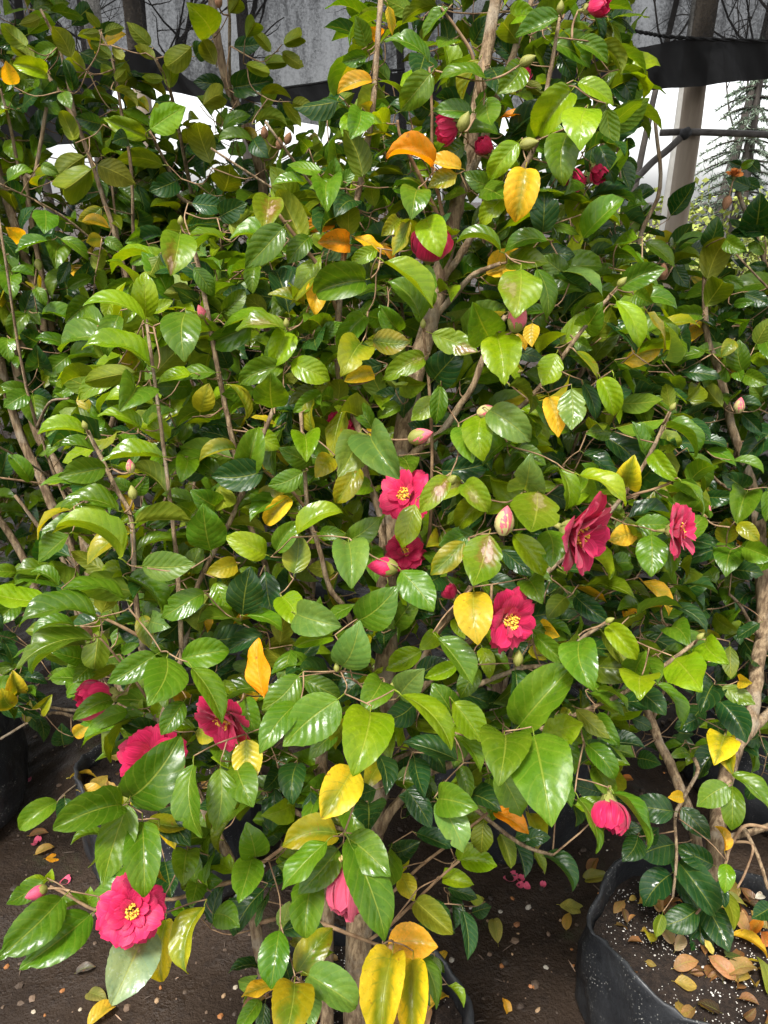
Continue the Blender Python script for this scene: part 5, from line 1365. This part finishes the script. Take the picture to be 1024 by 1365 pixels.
grow_stems(PL['V'], 6, 1.0, 1.4, .5, 4)
grow_stems(PL['K'], 6, .9, 1.5, .36, 5)
grow_stems(PL['L'], 4, 1.3, 1.75, .35, 6)
grow_stems(PL['B'], 5, 1.1, 1.65, .45, 7)
grow_stems(PL['Q'], 6, .9, 1.4, .4, 8)

for line in LEAVES.strip().splitlines():
    head, *ent = line.split('|')
    pk, ox, oy = head.split(); ox, oy = float(ox), float(oy)
    for e in ent:
        bx, by, tx, ty, w_, cls = e.split()
        PL[pk].hand_leaf(pk, ox + float(bx) / 4, oy + float(by) / 4, ox + float(tx) / 4, oy + float(ty) / 4, float(w_) / 4, cls)
for (pk, *a) in FLOWERS: add_flower(PL[pk], pk, *a)
for (pk, *a) in BUDS: add_bud(PL[pk], pk, *a)

# ---- the leaves behind those in front, so that every crown has its depth
def pick(mix):
    k = rng.random() * sum(mix.values())
    for c, v in mix.items():
        k -= v
        if k <= 0: return c
    return 'g'
def inside(poly, x, y):
    c = False; j = len(poly) - 1
    for i in range(len(poly)):
        (xi, yi), (xj, yj) = poly[i], poly[j]
        if (yi > y) != (yj > y) and x < (xj - xi) * (y - yi) / (yj - yi) + xi: c = not c
        j = i
    return c
def fill_leaf(pl, pos, axis, L, mix, up=.7, attach=True):
    o = pos - axis; o[2] *= .3
    o = nrm(o) if np.linalg.norm(o) > .02 else nrm(rng.normal(0, 1, 3))
    y = nrm(o * .8 + rng.normal(0, .5, 3) + np.array([0, -.15, rng.uniform(-.55, .35)]))
    z = nrm(np.array([0, 0, up]) + o * .45 + rng.normal(0, .38, 3) + np.array([0, -.15, 0]))
    px, py, d = project(pos)
    vis = -10 < px < 1034 and -10 < py < 1375
    pl.leaf(pos, y, z, L, L * rng.uniform(.46, .60), pick(mix), (100 - pos[1] * 10) if vis else 0)
    if attach: pl.attach(pos - y * L * .12, y)

POLY = [(490, -10), (815, -10), (840, 100), (830, 210), (860, 330), (900, 480), (925, 600), (905, 740), (920, 870), (820, 950), (800, 1080), (700, 1095), (640, 1130), (585, 1200), (560, 1310), (345, 1320), (335, 1190), (250, 1230),
        (170, 1180), (110, 1100), (190, 1010), (120, 930), (70, 850), (75, 780), (110, 590), (140, 420), (235, 310), (340, 255), (425, 200), (460, 80)]
mixM = {'g': 6, 'd': 4, 'l': 2.2, 'u': 2, 'm': .25, 'y': .05, 'p': .5}
n = 0
while n < 1900:
    px, py = rng.uniform(60, 930), rng.uniform(-10, 1320)
    if not inside(POLY, px, py) or (py > 1060 and rng.random() < .72): continue
    if py > 1150 and 430 < px < 525: n += 1; continue
    f = fY('M', py)
    Y = f + rng.uniform(.07, .40) * (1 if py < 1050 else .55)
    pos = at(px, py, Y)
    ax = at(np.interp(py, [0, 560, 1300], [655, 540, 480]), py, tY('M', py)); ax[2] = pos[2] - .03
    fill_leaf(PL['M'], pos, ax, rng.uniform(.048, .074), mixM); n += 1

def fill(pk, c, R, n, mix, Ls=(.045, .075), front=.35):
    pl = PL[pk]; c = np.array(c); R = np.array(R); k = 0
    while k < n:
        v = rng.normal(0, 1, 3); v = nrm(v) * rng.uniform(.35, 1) ** .55
        if v[1] > front and rng.random() < .75: continue
        pos = c + v * R
        ax = np.array([c[0], c[1], pos[2]])
        fill_leaf(pl, pos, ax, rng.uniform(*Ls), mix); k += 1
dk = {'g': 4, 'd': 7, 'u': 1.2, 'l': .3, 'm': .2, 'y': .06}
mid = {'g': 6, 'd': 4, 'u': 2, 'l': 1, 'm': .3, 'y': .1}
fill('L', (-.80, 1.74, 1.42), (.38, .32, .44), 1050, mid, (.055, .08))
fill('W', (-1.15, 1.66, 1.22), (.45, .40, .66), 850, mid, (.055, .08))
fill('B', (-.28, 1.86, 1.16), (.50, .35, .46), 900, mid, (.055, .08))
fill('W', (-1.0, 1.30, .60), (.34, .2, .26), 190, dk, (.05, .075))
fill('X', (-.95, 2.15, .82), (.85, .40, .72), 1300, dk, (.06, .09))
fill('K', (.40, 1.76, 1.00), (.46, .34, .52), 850, dk, (.055, .085))
fill('Z', (.25, 2.20, .90), (.80, .40, .64), 1100, dk, (.06, .09))
fill('R', (.80, 1.46, .92), (.36, .26, .52), 560, dk, (.055, .085))
fill('R', (.78, 1.30, .56), (.32, .18, .28), 150, dk, (.05, .075))
fill('B', (-.40, 1.78, 1.50), (.26, .2, .2), 130, mid, (.05, .07))
fill('Q', (1.06, 1.84, .90), (.45, .36, .46), 750, dk, (.055, .085))
fill('V', (1.30, 2.25, .80), (.55, .40, .50), 600, dk, (.06, .09))
for p in PL.values(): p.flush(290)

# ------------------------------------------------------------------ the dry catkin on the leaf by the wilted flower
Yc = fY('M', 1155) - .035
P = catmull([at(x, y, Yc) for x, y in [(453, 1146), (461, 1143), (470, 1145), (480, 1151), (488, 1158), (495, 1166), (501, 1167), (501, 1161)]], 8)
R = np.array([.0030 * (1 + .35 * math.sin(i * 1.9)) * (1 - .25 * abs(i / len(P) - .5)) for i in range(len(P))])
v, f, uv = tube(P, R, 8, jit=.12)
M['catkin'] = simple('catkin', (.55, .42, .16), (.20, .13, .05), 330, .8, .6, .001)
tag(obj('catkin', mesh('catkin', v, f, [M['catkin']], uv)), 'dry speckled catkin lying above the wilted pink flower', 'catkin')
